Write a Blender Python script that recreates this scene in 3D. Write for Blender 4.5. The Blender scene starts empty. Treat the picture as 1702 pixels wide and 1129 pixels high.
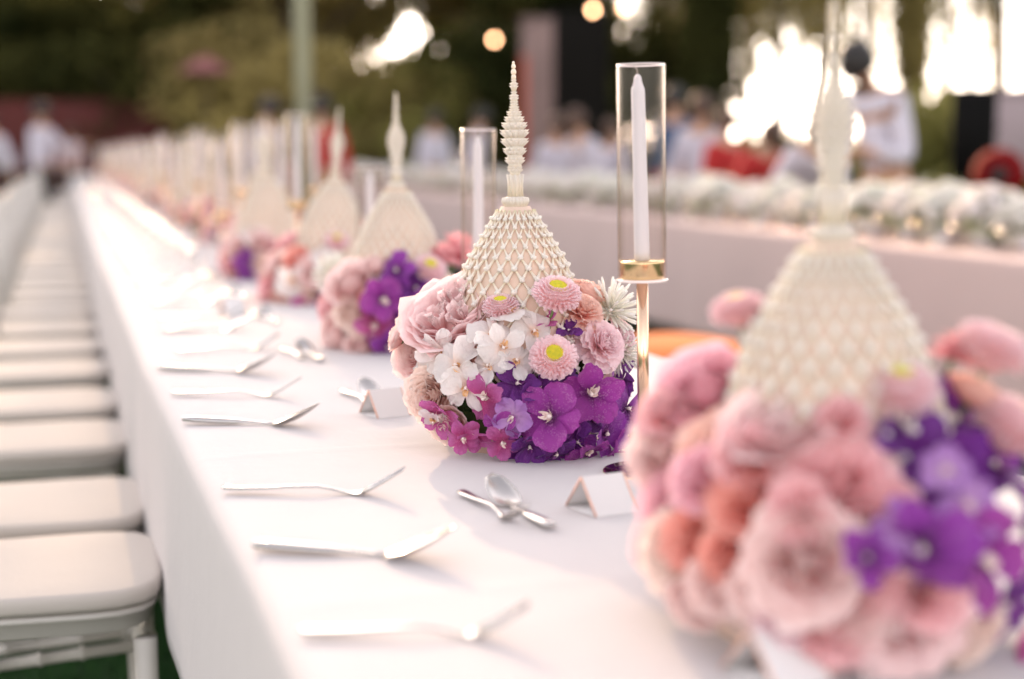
import bpy, math, random
import numpy as np
from mathutils import Vector, Matrix, Quaternion, noise
R = math.radians
random.seed(7); rng = np.random.default_rng(7)
scene = bpy.context.scene
col = scene.collection

# ---------------------------------------------------------------- camera, sky, sun, exposure
TZ = 0.75                       # table top height
CAMZ = TZ + 0.375
PW, PH, FPX = 1702.0, 1129.0, 2400.0
HOR = 255.0
PITCH = math.atan((PH/2-HOR)/FPX)
YAW = math.atan((PW/2-105)/math.hypot(FPX, PH/2-HOR))
cam = bpy.data.cameras.new('camera'); camo = bpy.data.objects.new('camera', cam); col.objects.link(camo)
camo.location = (0, 0, CAMZ)
camo.rotation_euler = (math.pi/2-PITCH, 0, -YAW)
cam.sensor_width = 36; cam.lens = FPX/PW*36
cam.clip_start = 0.05; cam.clip_end = 2000
cam.dof.use_dof = True; cam.dof.focus_distance = 1.80; cam.dof.aperture_fstop = 1.72
scene.camera = camo

SUN_EL, SUN_AZ = R(19.0), R(3.4)          # azimuth clockwise from +Y
world = bpy.data.worlds.new('World'); scene.world = world; world.use_nodes = True
nt = world.node_tree; bg = nt.nodes['Background']
sky = nt.nodes.new('ShaderNodeTexSky'); sky.sky_type = 'NISHITA'; sky.sun_disc = False
sky.sun_elevation = SUN_EL; sky.sun_rotation = SUN_AZ
sky.air_density = 1.0; sky.dust_density = 1.5; sky.ozone_density = 0.6
hs = nt.nodes.new('ShaderNodeHueSaturation'); hs.inputs['Saturation'].default_value = 0.35
mixw = nt.nodes.new('ShaderNodeMix'); mixw.data_type = 'RGBA'; mixw.blend_type = 'MULTIPLY'
mixw.inputs['Factor'].default_value = 1.0
mixw.inputs['B'].default_value = (1.0, 0.885, 0.83, 1)      # hazy, slightly rosy evening air
nt.links.new(sky.outputs[0], hs.inputs['Color']); nt.links.new(hs.outputs[0], mixw.inputs['A'])
nt.links.new(mixw.outputs['Result'], bg.inputs['Color'])
bg.inputs['Strength'].default_value = 0.15
sun = bpy.data.lights.new('sun', 'SUN'); suno = bpy.data.objects.new('sun', sun); col.objects.link(suno)
sun.energy = 2.0; sun.angle = R(0.55); sun.color = (1.0, 0.66, 0.38)
sdir = Vector((math.sin(SUN_AZ)*math.cos(SUN_EL), math.cos(SUN_AZ)*math.cos(SUN_EL), math.sin(SUN_EL)))
suno.rotation_euler = (-sdir).to_track_quat('-Z', 'Y').to_euler()
vs = scene.view_settings
vs.view_transform = 'Standard'; vs.look = 'None'; vs.gamma = 1; vs.use_curve_mapping = False
vs.exposure = 2.06
scene.render.engine = 'CYCLES'
scene.cycles.use_denoising = True
scene.cycles.max_bounces = 10; scene.cycles.diffuse_bounces = 7; scene.cycles.transparent_max_bounces = 24
scene.cycles.sample_clamp_indirect = 6

# ---------------------------------------------------------------- projection helpers (positions read off the photograph)
cq = camo.rotation_euler.to_matrix()
def ray(px, py):
    return (cq @ Vector(((px-PW/2)/FPX, (PH/2-py)/FPX, -1))).normalized()
def at(px, py, z=TZ):
    d = ray(px, py); t = (z-CAMZ)/d.z
    return Vector((0, 0, CAMZ)) + d*t
def ground(px, dist, z=0.0):
    d = cq @ Vector(((px-PW/2)/FPX, (PH/2-HOR)/FPX, -1)); d.z = 0; 
    d.normalize()
    f = Vector((math.sin(YAW), math.cos(YAW), 0))
    p = d*(dist/d.dot(f)); p.z = z
    return p

# ---------------------------------------------------------------- object helpers
def tag(o, label=None, cat=None, group=None, kind=None):
    if label: o['label'] = label
    if cat: o['category'] = cat
    if group: o['group'] = group
    if kind: o['kind'] = kind
    return o
def empty(name, loc=(0, 0, 0), rz=0, parent=None, label=None, cat=None, group=None):
    o = bpy.data.objects.new(name, None); col.objects.link(o); o.empty_display_size = .05
    o.location = loc; o.rotation_euler = (0, 0, rz); o.parent = parent
    return tag(o, label, cat, group)
def link(name, me, mats=None, parent=None, mat4=None):
    o = bpy.data.objects.new(name, me); col.objects.link(o)
    if parent is not None: o.parent = parent
    if mat4 is not None: o.matrix_basis = mat4
    if mats is not None:
        for i, m in enumerate(mats[:len(o.material_slots)]):
            o.material_slots[i].link = 'OBJECT'; o.material_slots[i].material = m
    return o
def copy_tree(o, parent=None):
    c = o.copy(); col.objects.link(c)
    if parent is not None: c.parent = parent
    for ch in KIDS.get(o.name, []) if False else list(o.children): copy_tree(ch, c)
    return c

class MB:
    """collects vertices/faces, builds one mesh"""
    def __init__(s): s.v = []; s.f = []; s.m = []; s.t = []; s.n = 0
    def add(s, v, f, mi=0, t=None, M=None):
        v = np.asarray(v, float)
        if M is not None:
            A = np.array(M)
            v = v @ A[:3, :3].T + A[:3, 3]
        s.v.append(v)
        s.t.append(np.asarray(t, float) if t is not None else np.zeros(len(v)))
        for q in f: s.f.append(tuple(i+s.n for i in q)); s.m.append(mi)
        s.n += len(v); return s
    def mesh(s, name, mats, smooth=True):
        me = bpy.data.meshes.new(name)
        v = np.concatenate(s.v) if s.v else np.zeros((0, 3))
        me.from_pydata(v.tolist(), [], s.f)
        for m in mats: me.materials.append(m)
        if len(mats) > 1: me.polygons.foreach_set('material_index', s.m)
        a = me.attributes.new('pt', 'FLOAT', 'POINT'); a.data.foreach_set('value', np.concatenate(s.t))
        if smooth: me.polygons.foreach_set('use_smooth', [True]*len(s.f))
        me.update(); return me
    def build(s, name, mats, parent=None, mat4=None, smooth=True):
        if not isinstance(mats, (list, tuple)): mats = [mats]
        return link(name, s.mesh(name, mats, smooth), None, parent, mat4)
    def box(s, c, d, mi=0, M=None, bev=0.0):
        x, y, z = [k/2 for k in d]; cx, cy, cz = c
        if bev <= 0:
            v = [(cx+a*x, cy+b*y, cz+e*z) for e in (-1, 1) for b in (-1, 1) for a in (-1, 1)]
            f = [(0, 2, 3, 1), (4, 5, 7, 6), (0, 1, 5, 4), (2, 6, 7, 3), (0, 4, 6, 2), (1, 3, 7, 5)]
            return s.add(v, f, mi, M=M)
        # rounded plan corners + bevelled top/bottom
        n = 4; ring = []
        for qx, qy, a0 in ((1, 1, 0), (-1, 1, 90), (-1, -1, 180), (1, -1, 270)):
            for k in range(n+1):
                a = R(a0+90*k/n); ring.append((qx, qy, math.cos(a), math.sin(a)))
        L = []
        for zz, ins in ((-z, bev), (-z+bev, 0), (z-bev, 0), (z-bev*.3, bev*.3), (z, bev)):
            L.append([(cx+qx*(x-bev)+(bev-ins)*ca, cy+qy*(y-bev)+(bev-ins)*sa, cz+zz) for qx, qy, ca, sa in ring])
        m = len(ring); v = [p for l in L for p in l]; f = []
        for i in range(len(L)-1):
            for j in range(m): f.append((i*m+j, i*m+(j+1) % m, (i+1)*m+(j+1) % m, (i+1)*m+j))
        f.append(tuple(range(m-1, -1, -1))); f.append(tuple((len(L)-1)*m+j for j in range(m)))
        return s.add(v, f, mi, M=M)
    def lathe(s, prof, n=16, mi=0, M=None, cap=True, t=None):
        v = []; tt = []
        for k, (r, z) in enumerate(prof):
            for j in range(n):
                a = 2*math.pi*j/n; v.append((r*math.cos(a), r*math.sin(a), z)); tt.append(k/(len(prof)-1))
        f = []
        for i in range(len(prof)-1):
            for j in range(n): f.append((i*n+j, i*n+(j+1) % n, (i+1)*n+(j+1) % n, (i+1)*n+j))
        if cap:
            f.append(tuple(range(n-1, -1, -1))); f.append(tuple((len(prof)-1)*n+j for j in range(n)))
        return s.add(v, f, mi, t=tt, M=M)
    def tube(s, pts, rad, n=8, mi=0, cap=True):
        pts = [Vector(p) for p in pts]; m = len(pts)
        if not isinstance(rad, (list, tuple)): rad = [rad]*m
        v = []; tt = []; up = None
        for i in range(m):
            d = (pts[min(i+1, m-1)]-pts[max(i-1, 0)]).normalized()
            if up is None:
                up = d.orthogonal().normalized()
            up = (up-d*up.dot(d)).normalized(); sd = d.cross(up)
            for j in range(n):
                a = 2*math.pi*j/n
                v.append(tuple(pts[i]+(up*math.cos(a)+sd*math.sin(a))*rad[i])); tt.append(i/max(1, m-1))
        f = []
        for i in range(m-1):
            for j in range(n): f.append((i*n+j, i*n+(j+1) % n, (i+1)*n+(j+1) % n, (i+1)*n+j))
        if cap: f.append(tuple(range(n-1, -1, -1))); f.append(tuple((m-1)*n+j for j in range(n)))
        return s.add(v, f, mi, t=tt)

# ---------------------------------------------------------------- materials
def newmat(name):
    m = bpy.data.materials.new(name); m.use_nodes = True
    return m, m.node_tree, m.node_tree.nodes, m.node_tree.links
def M_(name, c, rough=.6, metal=0., var=.0, scale=8., bump=0., bscale=60., spec=.5, c2=None):
    m, t, N, L = newmat(name); b = N['Principled BSDF']
    b.inputs['Base Color'].default_value = (*c, 1); b.inputs['Roughness'].default_value = rough
    b.inputs['Metallic'].default_value = metal; b.inputs['Specular IOR Level'].default_value = spec
    tc = N.new('ShaderNodeTexCoord')
    if var or c2:
        no = N.new('ShaderNodeTexNoise'); no.inputs['Scale'].default_value = scale; no.inputs['Detail'].default_value = 5
        L.new(tc.outputs['Object'], no.inputs['Vector'])
        r = N.new('ShaderNodeValToRGB'); L.new(no.outputs['Fac'], r.inputs['Fac'])
        a = c if c2 else tuple(k*(1-var) for k in c); bb = c2 if c2 else tuple(min(1, k*(1+var)) for k in c)
        r.color_ramp.elements[0].color = (*a, 1); r.color_ramp.elements[1].color = (*bb, 1)
        r.color_ramp.elements[0].position = .35; r.color_ramp.elements[1].position = .65
        L.new(r.outputs['Color'], b.inputs['Base Color'])
    if bump:
        no = N.new('ShaderNodeTexNoise'); no.inputs['Scale'].default_value = bscale; no.inputs['Detail'].default_value = 4
        L.new(tc.outputs['Object'], no.inputs['Vector'])
        bp = N.new('ShaderNodeBump'); bp.inputs['Strength'].default_value = bump; bp.inputs['Distance'].default_value = .01
        L.new(no.outputs['Fac'], bp.inputs['Height']); L.new(bp.outputs['Normal'], b.inputs['Normal'])
    return m
def petal_mat(name, base, tip, trans=.42, speck=None, vein=.0, mid=None, rough=.55):
    """pigment runs from base (throat) to tip of the petal through the 'pt' attribute; thin petals let light through"""
    m, t, N, L = newmat(name)
    for n_ in list(N):
        if n_.type != 'OUTPUT_MATERIAL': N.remove(n_)
    out = N['Material Output']
    at_ = N.new('ShaderNodeAttribute'); at_.attribute_name = 'pt'
    tc = N.new('ShaderNodeTexCoord')
    no = N.new('ShaderNodeTexNoise'); no.inputs['Scale'].default_value = 3.5; no.inputs['Detail'].default_value = 3
    L.new(tc.outputs['Object'], no.inputs['Vector'])
    ma = N.new('ShaderNodeMath'); ma.operation = 'MULTIPLY_ADD'; ma.inputs[1].default_value = .35
    L.new(no.outputs['Fac'], ma.inputs[0])
    sb = N.new('ShaderNodeMath'); sb.operation = 'SUBTRACT'; sb.inputs[1].default_value = .175
    L.new(at_.outputs['Fac'], sb.inputs[0]); L.new(sb.outputs[0], ma.inputs[2])
    r = N.new('ShaderNodeValToRGB'); L.new(ma.outputs[0], r.inputs['Fac'])
    r.color_ramp.elements[0].color = (*base, 1); r.color_ramp.elements[1].color = (*tip, 1)
    r.color_ramp.elements[0].position = .08; r.color_ramp.elements[1].position = .8
    if mid:
        e = r.color_ramp.elements.new(.35); e.color = (*mid, 1)
    cout = r.outputs['Color']
    if speck:
        vo = N.new('ShaderNodeTexVoronoi'); vo.inputs['Scale'].default_value = 36
        L.new(tc.outputs['Object'], vo.inputs['Vector'])
        rr = N.new('ShaderNodeValToRGB'); rr.color_ramp.elements[0].position = .12; rr.color_ramp.elements[1].position = .5
        rr.color_ramp.elements[0].color = (.42, .42, .42, 1); rr.color_ramp.elements[1].color = (0, 0, 0, 1)
        n3 = N.new('ShaderNodeTexNoise'); n3.inputs['Scale'].default_value = 7; L.new(tc.outputs['Object'], n3.inputs['Vector'])
        m3 = N.new('ShaderNodeMath'); m3.operation = 'MULTIPLY_ADD'; m3.inputs[1].default_value = 1.6; m3.inputs[2].default_value = -.75
        L.new(n3.outputs['Fac'], m3.inputs[0]); a3 = N.new('ShaderNodeMath'); a3.operation = 'ADD'; L.new(m3.outputs[0], a3.inputs[0]); L.new(vo.outputs['Distance'], a3.inputs[1])
        L.new(a3.outputs[0], rr.inputs['Fac'])
        mx = N.new('ShaderNodeMix'); mx.data_type = 'RGBA'; mx.inputs['B'].default_value = (*speck, 1)
        L.new(rr.outputs['Color'], mx.inputs['Factor']); L.new(cout, mx.inputs['A']); cout = mx.outputs['Result']
    d = N.new('ShaderNodeBsdfPrincipled'); d.inputs['Roughness'].default_value = rough
    d.inputs['Specular IOR Level'].default_value = .3
    d.inputs['Sheen Weight'].default_value = .15
    tr = N.new('ShaderNodeBsdfTranslucent')
    L.new(cout, d.inputs['Base Color']); L.new(cout, tr.inputs['Color'])
    wv = N.new('ShaderNodeTexNoise'); wv.inputs['Scale'].default_value = 9; wv.inputs['Detail'].default_value = 4
    L.new(tc.outputs['Object'], wv.inputs['Vector'])
    bp = N.new('ShaderNodeBump'); bp.inputs['Strength'].default_value = .35; bp.inputs['Distance'].default_value = .02
    L.new(wv.outputs['Fac'], bp.inputs['Height']); L.new(bp.outputs['Normal'], d.inputs['Normal'])
    mi = N.new('ShaderNodeMixShader'); mi.inputs['Fac'].default_value = trans
    L.new(d.outputs[0], mi.inputs[1]); L.new(tr.outputs[0], mi.inputs[2]); L.new(mi.outputs[0], out.inputs['Surface'])
    return m
def leaf_mat(name, a, b, trans=.35, scale=.6):
    m, t, N, L = newmat(name)
    for n_ in list(N):
        if n_.type != 'OUTPUT_MATERIAL': N.remove(n_)
    tc = N.new('ShaderNodeTexCoord'); no = N.new('ShaderNodeTexNoise'); no.inputs['Scale'].default_value = scale
    L.new(tc.outputs['Object'], no.inputs['Vector'])
    r = N.new('ShaderNodeValToRGB'); L.new(no.outputs['Fac'], r.inputs['Fac'])
    r.color_ramp.elements[0].color = (*a, 1); r.color_ramp.elements[1].color = (*b, 1)
    r.color_ramp.elements[0].position = .35; r.color_ramp.elements[1].position = .65
    d = N.new('ShaderNodeBsdfDiffuse'); tr = N.new('ShaderNodeBsdfTranslucent')
    L.new(r.outputs[0], d.inputs['Color']); L.new(r.outputs[0], tr.inputs['Color'])
    mi = N.new('ShaderNodeMixShader'); mi.inputs['Fac'].default_value = trans
    L.new(d.outputs[0], mi.inputs[1]); L.new(tr.outputs[0], mi.inputs[2])
    L.new(mi.outputs[0], N['Material Output'].inputs['Surface'])
    return m
def glass_mat(name, tint=(1, .99, .985), edge=(.80, .72, .68)):
    m, t, N, L = newmat(name)
    for n_ in list(N):
        if n_.type != 'OUTPUT_MATERIAL': N.remove(n_)
    lw = N.new('ShaderNodeLayerWeight'); lw.inputs['Blend'].default_value = .5
    mx = N.new('ShaderNodeMix'); mx.data_type = 'RGBA'
    mx.inputs['A'].default_value = (*tint, 1); mx.inputs['B'].default_value = (*edge, 1)
    fp = N.new('ShaderNodeMath'); fp.operation = 'POWER'; fp.inputs[1].default_value = 2.5; L.new(lw.outputs['Facing'], fp.inputs[0]); tc = N.new('ShaderNodeTexCoord'); mp = N.new('ShaderNodeMapping'); mp.inputs['Scale'].default_value = (130, 130, 3)
    ns = N.new('ShaderNodeTexNoise'); ns.inputs['Scale'].default_value = 1.0; ns.inputs['Detail'].default_value = 3
    L.new(tc.outputs['Object'], mp.inputs['Vector']); L.new(mp.outputs[0], ns.inputs['Vector'])
    sm = N.new('ShaderNodeMath'); sm.operation = 'MULTIPLY_ADD'; sm.inputs[1].default_value = .35; sm.inputs[2].default_value = -.14; sm.use_clamp = True; L.new(ns.outputs['Fac'], sm.inputs[0])
    ad = N.new('ShaderNodeMath'); ad.operation = 'ADD'; ad.use_clamp = True; L.new(fp.outputs[0], ad.inputs[0]); L.new(sm.outputs[0], ad.inputs[1]); L.new(ad.outputs[0], mx.inputs['Factor'])
    tr = N.new('ShaderNodeBsdfTransparent'); L.new(mx.outputs['Result'], tr.inputs['Color'])
    gl = N.new('ShaderNodeBsdfGlossy'); gl.inputs['Roughness'].default_value = .14
    pw_ = N.new('ShaderNodeMath'); pw_.operation = 'POWER'; pw_.inputs[1].default_value = 3.5; L.new(lw.outputs['Facing'], pw_.inputs[0])
    ma_ = N.new('ShaderNodeMath'); ma_.operation = 'MULTIPLY_ADD'; ma_.inputs[1].default_value = .6; ma_.inputs[2].default_value = .012; L.new(pw_.outputs[0], ma_.inputs[0])
    mi = N.new('ShaderNodeMixShader'); L.new(ma_.outputs[0], mi.inputs['Fac'])
    L.new(tr.outputs[0], mi.inputs[1]); L.new(gl.outputs[0], mi.inputs[2])
    L.new(mi.outputs[0], N['Material Output'].inputs['Surface'])
    return m

def cloth_mat(name, c, trans=.0):
    m, t, N, L = newmat(name); b = N['Principled BSDF']
    b.inputs['Base Color'].default_value = (*c, 1); b.inputs['Roughness'].default_value = .9
    b.inputs['Sheen Weight'].default_value = .2; b.inputs['Specular IOR Level'].default_value = .15
    tc = N.new('ShaderNodeTexCoord')
    no = N.new('ShaderNodeTexNoise'); no.inputs['Scale'].default_value = 6; no.inputs['Detail'].default_value = 6; no.inputs['Roughness'].default_value = .6
    wv = N.new('ShaderNodeTexNoise'); wv.inputs['Scale'].default_value = 900
    L.new(tc.outputs['Object'], no.inputs['Vector']); L.new(tc.outputs['Object'], wv.inputs['Vector'])
    b1 = N.new('ShaderNodeBump'); b1.inputs['Strength'].default_value = .55; b1.inputs['Distance'].default_value = .006
    b2 = N.new('ShaderNodeBump'); b2.inputs['Strength'].default_value = .25; b2.inputs['Distance'].default_value = .0006
    L.new(no.outputs['Fac'], b1.inputs['Height']); L.new(wv.outputs['Fac'], b2.inputs['Height'])
    L.new(b1.outputs[0], b2.inputs['Normal']); L.new(b2.outputs[0], b.inputs['Normal'])
    return m

CLOTH = cloth_mat('white_linen', (.545, .515, .518))
CLOTH2 = cloth_mat('rosy_linen', (.545, .42, .405))
CUSH = cloth_mat('cushion_fabric', (.55, .505, .465))
CHAIRW = M_('white_lacquer', (.54, .515, .48), .35, var=.03, scale=12)
STEEL = M_('polished_steel', (.50, .48, .47), .20, 1.0, bump=.03, bscale=30)
GOLD = M_('brushed_rose_gold', (.86, .60, .42), .18, 1.0)
BRASS = M_('brass', (.80, .62, .36), .22, 1.0)
DARKM = M_('dark_polished_foot', (.22, .12, .13), .08, 1.0)
WAX = M_('candle_wax', (.66, .635, .67), .5, var=.02)
WICK = M_('wick', (.30, .26, .22), .9)
GLASS = glass_mat('clear_glass')
GLASSRIM = M_('glass_rim', (.93, .80, .76), .15, spec=.8)
GRASS = M_('grass_ground', (.035, .075, .03), .95, var=.45, scale=3, bump=.6, bscale=25)
BLADE = leaf_mat('grass_blade', (.03, .09, .03), (.06, .14, .05), .3, 3)
PAPER = M_('card_paper', (.72, .70, .70), .7)
GILT = M_('gilt_edge', (.78, .48, .38), .35, .6)

# ---------------------------------------------------------------- the setting
mb = MB(); S = 600
mb.add([(-S, -S, 0), (S, -S, 0), (S, S, 0), (-S, S, 0)], [(0, 1, 2, 3)])
lawn = mb.build('ground', GRASS); tag(lawn, kind='structure')
# grass blades near the chairs
def grass_field(n, x0, x1, y0, y1):
    b = np.stack([rng.uniform(x0, x1, n), rng.uniform(y0, y1, n), np.zeros(n)], 1)
    a = rng.uniform(0, 6.283, n); h = rng.uniform(.025, .06, n); w = .003
    lean = rng.uniform(-.03, .03, (n, 2))
    v = np.zeros((n, 3, 3)); v[:, 0] = b; v[:, 1] = b; v[:, 2] = b
    v[:, 0, 0] += np.cos(a)*w; v[:, 0, 1] += np.sin(a)*w; v[:, 1, 0] -= np.cos(a)*w; v[:, 1, 1] -= np.sin(a)*w
    v[:, 2, :2] += lean; v[:, 2, 2] += h
    f = [(3*i, 3*i+1, 3*i+2) for i in range(n)]
    m = MB(); m.add(v.reshape(-1, 3), f); return m.build('grass', BLADE, smooth=False)
tag(grass_field(50000, -.7, .6, 1.2, 6.5), 'short dark green grass under the white chairs', 'grass', kind='stuff')

# ---- our long table: edge positions read from the photograph
edge_px = [(520, 1180), (468, 1068), (421, 965), (356, 843), (304, 740), (238, 610), (208, 535), (186, 479), (160, 423)]
ep = [at(*p) for p in edge_px]
eY = [p.y for p in ep]; eX = [p.x for p in ep]
eY = [-1.0]+eY+[8, 40]; eX = [eX[0]+.01]+eX+[eX[-1]-.0, eX[-1]-.0]
def edgeX(y): return float(np.interp(y, eY, eX))
TW = 0.93
def long_cloth(name, y0, y1, xl, width, drop, mat, seed=0, step_near=.03, amp=.012, top=TZ, crease=None):
    ys = []; y = y0
    while y < y1: ys.append(y); y += step_near if y < 3.4 else (.06 if y < 10 else .15)
    ys.append(y1)
    prof = []        # (side, u) -> offsets; from left hem up, across, right hem
    nd = 14; nt_ = 44; rr = .018
    rows = []
    for y in ys:
        xl_ = xl(y); xr = xl_+width; row = []
        def fold(side, k):   # k: 0 at edge .. 1 at hem
            p = noise.noise(Vector((y*2.1, seed+side*7.3, 0)))*.6+noise.noise(Vector((y*6.0, seed+side*3.1, 5)))*.35
            return amp*k**1.2*(1+p*2.2)
        for i in range(nd+1):
            k = 1-i/nd; row.append((xl_-fold(-1, k), y, top-rr-(drop-rr)*k))
        for a in (30, 60): row.append((xl_+rr-rr*math.cos(R(a)), y, top-rr+rr*math.sin(R(a))))
        for i in range(nt_+1):
            x = xl_+rr+(width-2*rr)*i/nt_
            z = top+.0012*noise.noise(Vector((x*5, y*3, seed)))+.0007*noise.noise(Vector((x*11+y*4, y*9-x*5, seed+3)))
            z += .0010*math.exp(-((x-xl_-width*.5-.004*noise.noise(Vector((y*3, 0, 4))))/.006)**2)
            if crease:
                for cy in crease:
                    d_ = (y-cy-.01*noise.noise(Vector((x*4, 1, 2))))
                    z += .0014*math.exp(-(d_/.008)**2)
            row.append((x, y, z))
        for a in (60, 30): row.append((xr-rr+rr*math.cos(R(a)), y, top-rr+rr*math.sin(R(a))))
        for i in range(nd+1):
            k = i/nd; row.append((xr+fold(1, k), y, top-rr-(drop-rr)*k))
        rows.append(row)
    m = len(rows[0]); v = [p for r_ in rows for p in r_]; f = []
    for i in range(len(rows)-1):
        for j in range(m-1): f.append((i*m+j, (i+1)*m+j, (i+1)*m+j+1, i*m+j+1))
    b = MB(); b.add(v, f); o = b.build(name, mat)
    mod = o.modifiers.new('thick', 'SOLIDIFY'); mod.thickness = .0012; mod.offset = -1
    return o
cr = at(620, 747).y
tag(long_cloth('tablecloth', .25, 27, edgeX, TW, .335, CLOTH, 1, step_near=.012, amp=.007, crease=[cr, cr-.62, cr+.60, cr+1.2, cr+1.85]),
    'long white tablecloth under the pink and purple flower centrepieces', 'tablecloth')
T2X = 3.22
tag(long_cloth('tablecloth', 1.5, 30, lambda y: T2X, 1.0, .58, CLOTH2, 9, step_near=.06, amp=.030),
    'long pale rosy tablecloth of the second table across the lawn', 'tablecloth')
def trestle(x0, w, y0, y1, label, zt):
    t = empty('banquet_table', (x0+w/2, (y0+y1)/2, 0), label=label, cat='table')
    b = MB(); b.box((0, 0, zt-.02), (w-.03, y1-y0-.04, .03)); b.build('tabletop', CHAIRW, t)
    n = int((y1-y0)/1.8)
    lg = MB(); lg.lathe([(.02, 0), (.02, zt-.036)], 8); me = lg.mesh('leg', [STEEL])
    for k in range(n+1):
        for s in (-1, 1):
            link('leg', me, None, t, Matrix.Translation((s*(w/2-.12), -(y1-y0)/2+.15+k*((y1-y0-.3)/n), 0)))
trestle(float(np.mean(eX[2:]))+.03, TW-.06, .3, 26.9, 'long narrow banquet table hidden beneath the nearer white cloth', TZ-.008)
trestle(T2X+.02, .96, 1.55, 29.9, 'long banquet table hidden beneath the rosy cloth across the lawn', TZ-.008)

ORD = ['nearest', 'second', 'third', 'fourth', 'fifth', 'sixth', 'seventh', 'eighth', 'ninth', 'tenth', 'eleventh', 'twelfth', 'thirteenth', 'fourteenth', 'fifteenth', 'sixteenth', 'seventeenth', 'eighteenth', 'nineteenth']
TENS = ['', '', 'twenty', 'thirty', 'forty', 'fifty', 'sixty', 'seventy', 'eighty', 'ninety']
UN = ['', 'first', 'second', 'third', 'fourth', 'fifth', 'sixth', 'seventh', 'eighth', 'ninth']
def nth(i):      # 0 -> nearest
    n = i+1
    if n < 20: return ORD[i]
    return (TENS[n//10][:-1]+'ieth') if n % 10 == 0 else TENS[n//10]+'-'+UN[n % 10]
# ---------------------------------------------------------------- chairs
def make_chair():
    t = empty('banquet_chair', (0, 0, 0))
    # chair faces +X (towards the table); origin under the seat centre; seat 0.40 deep, 0.41 wide
    b = MB(); n = 40
    def plan(k, s=1.0):
        a = 2*math.pi*k/n; ca, sa = math.cos(a), math.sin(a); p = 4.5
        r = (abs(ca)**p+abs(sa)**p)**(-1/p)
        w = .182*(1+.05*(ca*r))
        return (.195*ca*r*s, w*sa*r*s)
    prof = [(.95, .458), (.988, .461), (1.0, .467), (1.0, .476), (.992, .482), (.972, .4855), (.94, .4868), (.6, .4885), (.2, .489)]
    v = [(*plan(k, s), z) for s, z in prof for k in range(n)]; f = []
    for i in range(len(prof)-1):
        for j in range(n): f.append((i*n+j, i*n+(j+1) % n, (i+1)*n+(j+1) % n, (i+1)*n+j))
    f.append(tuple(range(n-1, -1, -1))); f.append(tuple((len(prof)-1)*n+j for j in range(n)))
    b.add(v, f); b.build('seat_cushion', CUSH, t)
    prof = [(.90, .420), (.925, .423), (.925, .443), (.968, .446), (.968, .453), (.92, .4555)]
    b = MB(); v = [(*plan(k, s), z) for s, z in prof for k in range(n)]; f = []
    for i in range(len(prof)-1):
        for j in range(n): f.append((i*n+j, i*n+(j+1) % n, (i+1)*n+(j+1) % n, (i+1)*n+j))
    f.append(tuple(range(n-1, -1, -1))); f.append(tuple((len(prof)-1)*n+j for j in range(n)))
    b.add(v, f); b.build('seat_frame', CHAIRW, t)
    def bamboo(b, p0, p1, r0, r1, rings):
        p0 = Vector(p0); p1 = Vector(p1); pts = []; rad = []
        ks = [0]
        for q in rings: ks += [q-.014, q-.008, q+.008, q+.014]
        ks.append(1)
        for k in ks:
            pts.append(p0.lerp(p1, k)); r = r0+(r1-r0)*k
            near = any(abs(k-q) < .009 for q in rings); rad.append(r*1.22 if near else r)
        b.tube(pts, rad, 10)
    for s in (-1, 1):
        b = MB(); bamboo(b, (.165, s*.156, .405), (.172, s*.156, 0), .018, .012, (.25, .32, .72)); b.build('leg', CHAIRW, t)
        b = MB(); bamboo(b, (-.165, s*.148, .405), (-.205, s*.148, 0), .016, .012, (.3, .7)); b.build('leg', CHAIRW, t)
        b = MB(); b.tube([(-.160, s*.148, .40), (-.185, s*.148, .60), (-.222, s*.148, .92)], [.015, .014, .012], 8); b.build('back_post', CHAIRW, t)
        b = MB(); bamboo(b, (.168, s*.156, .29), (-.176, s*.148, .27), .010, .010, (.3, .5, .7)); b.build('stretcher', CHAIRW, t)
        b = MB(); bamboo(b, (.168, s*.156, .17), (-.188, s*.148, .15), .010, .010, (.3, .7)); b.build('stretcher', CHAIRW, t)
    for z in (.352, .20):
        b = MB(); bamboo(b, (.169, -.156, z), (.169, .156, z), .010, .010, (.25, .42, .58, .75)); b.build('stretcher', CHAIRW, t)
    for z, x in ((.90, -.220), (.82, -.211), (.56, -.180)):
        b = MB(); b.tube([(x-.0, -.150, z), (x-.008, 0, z+.004), (x, .150, z)], .012, 8); b.build('back_rail', CHAIRW, t)
    for k in range(6):
        y = -.11+.044*k; b = MB(); b.tube([(-.185, y, .56), (-.217, y, .82)], .0065, 6); b.build('spindle', CHAIRW, t)
    return t
seat_px = [990, 868, 745, 680, 622, 582]
cy = [at(200, p, .485).y+.20 for p in seat_px]
while cy[-1] < 26: cy.append(cy[-1]+.57)
proto = make_chair()
ords = ['nearest', 'second', 'third', 'fourth', 'fifth', 'sixth', 'seventh', 'eighth', 'ninth', 'tenth']
for i, y in enumerate(cy):
    o = proto if i == 0 else copy_tree(proto)
    o.location = (edgeX(y)-.190+random.uniform(-.012, .006), y, 0)
    o.rotation_euler.z = R(random.uniform(-2.5, 2.5)); o['category'] = 'chair'; o['group'] = 'white chairs along the near side of the table'
    o['label'] = 'white bamboo-style chair with pale cushion, ' + nth(i) + ' from the camera along the table'

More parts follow.
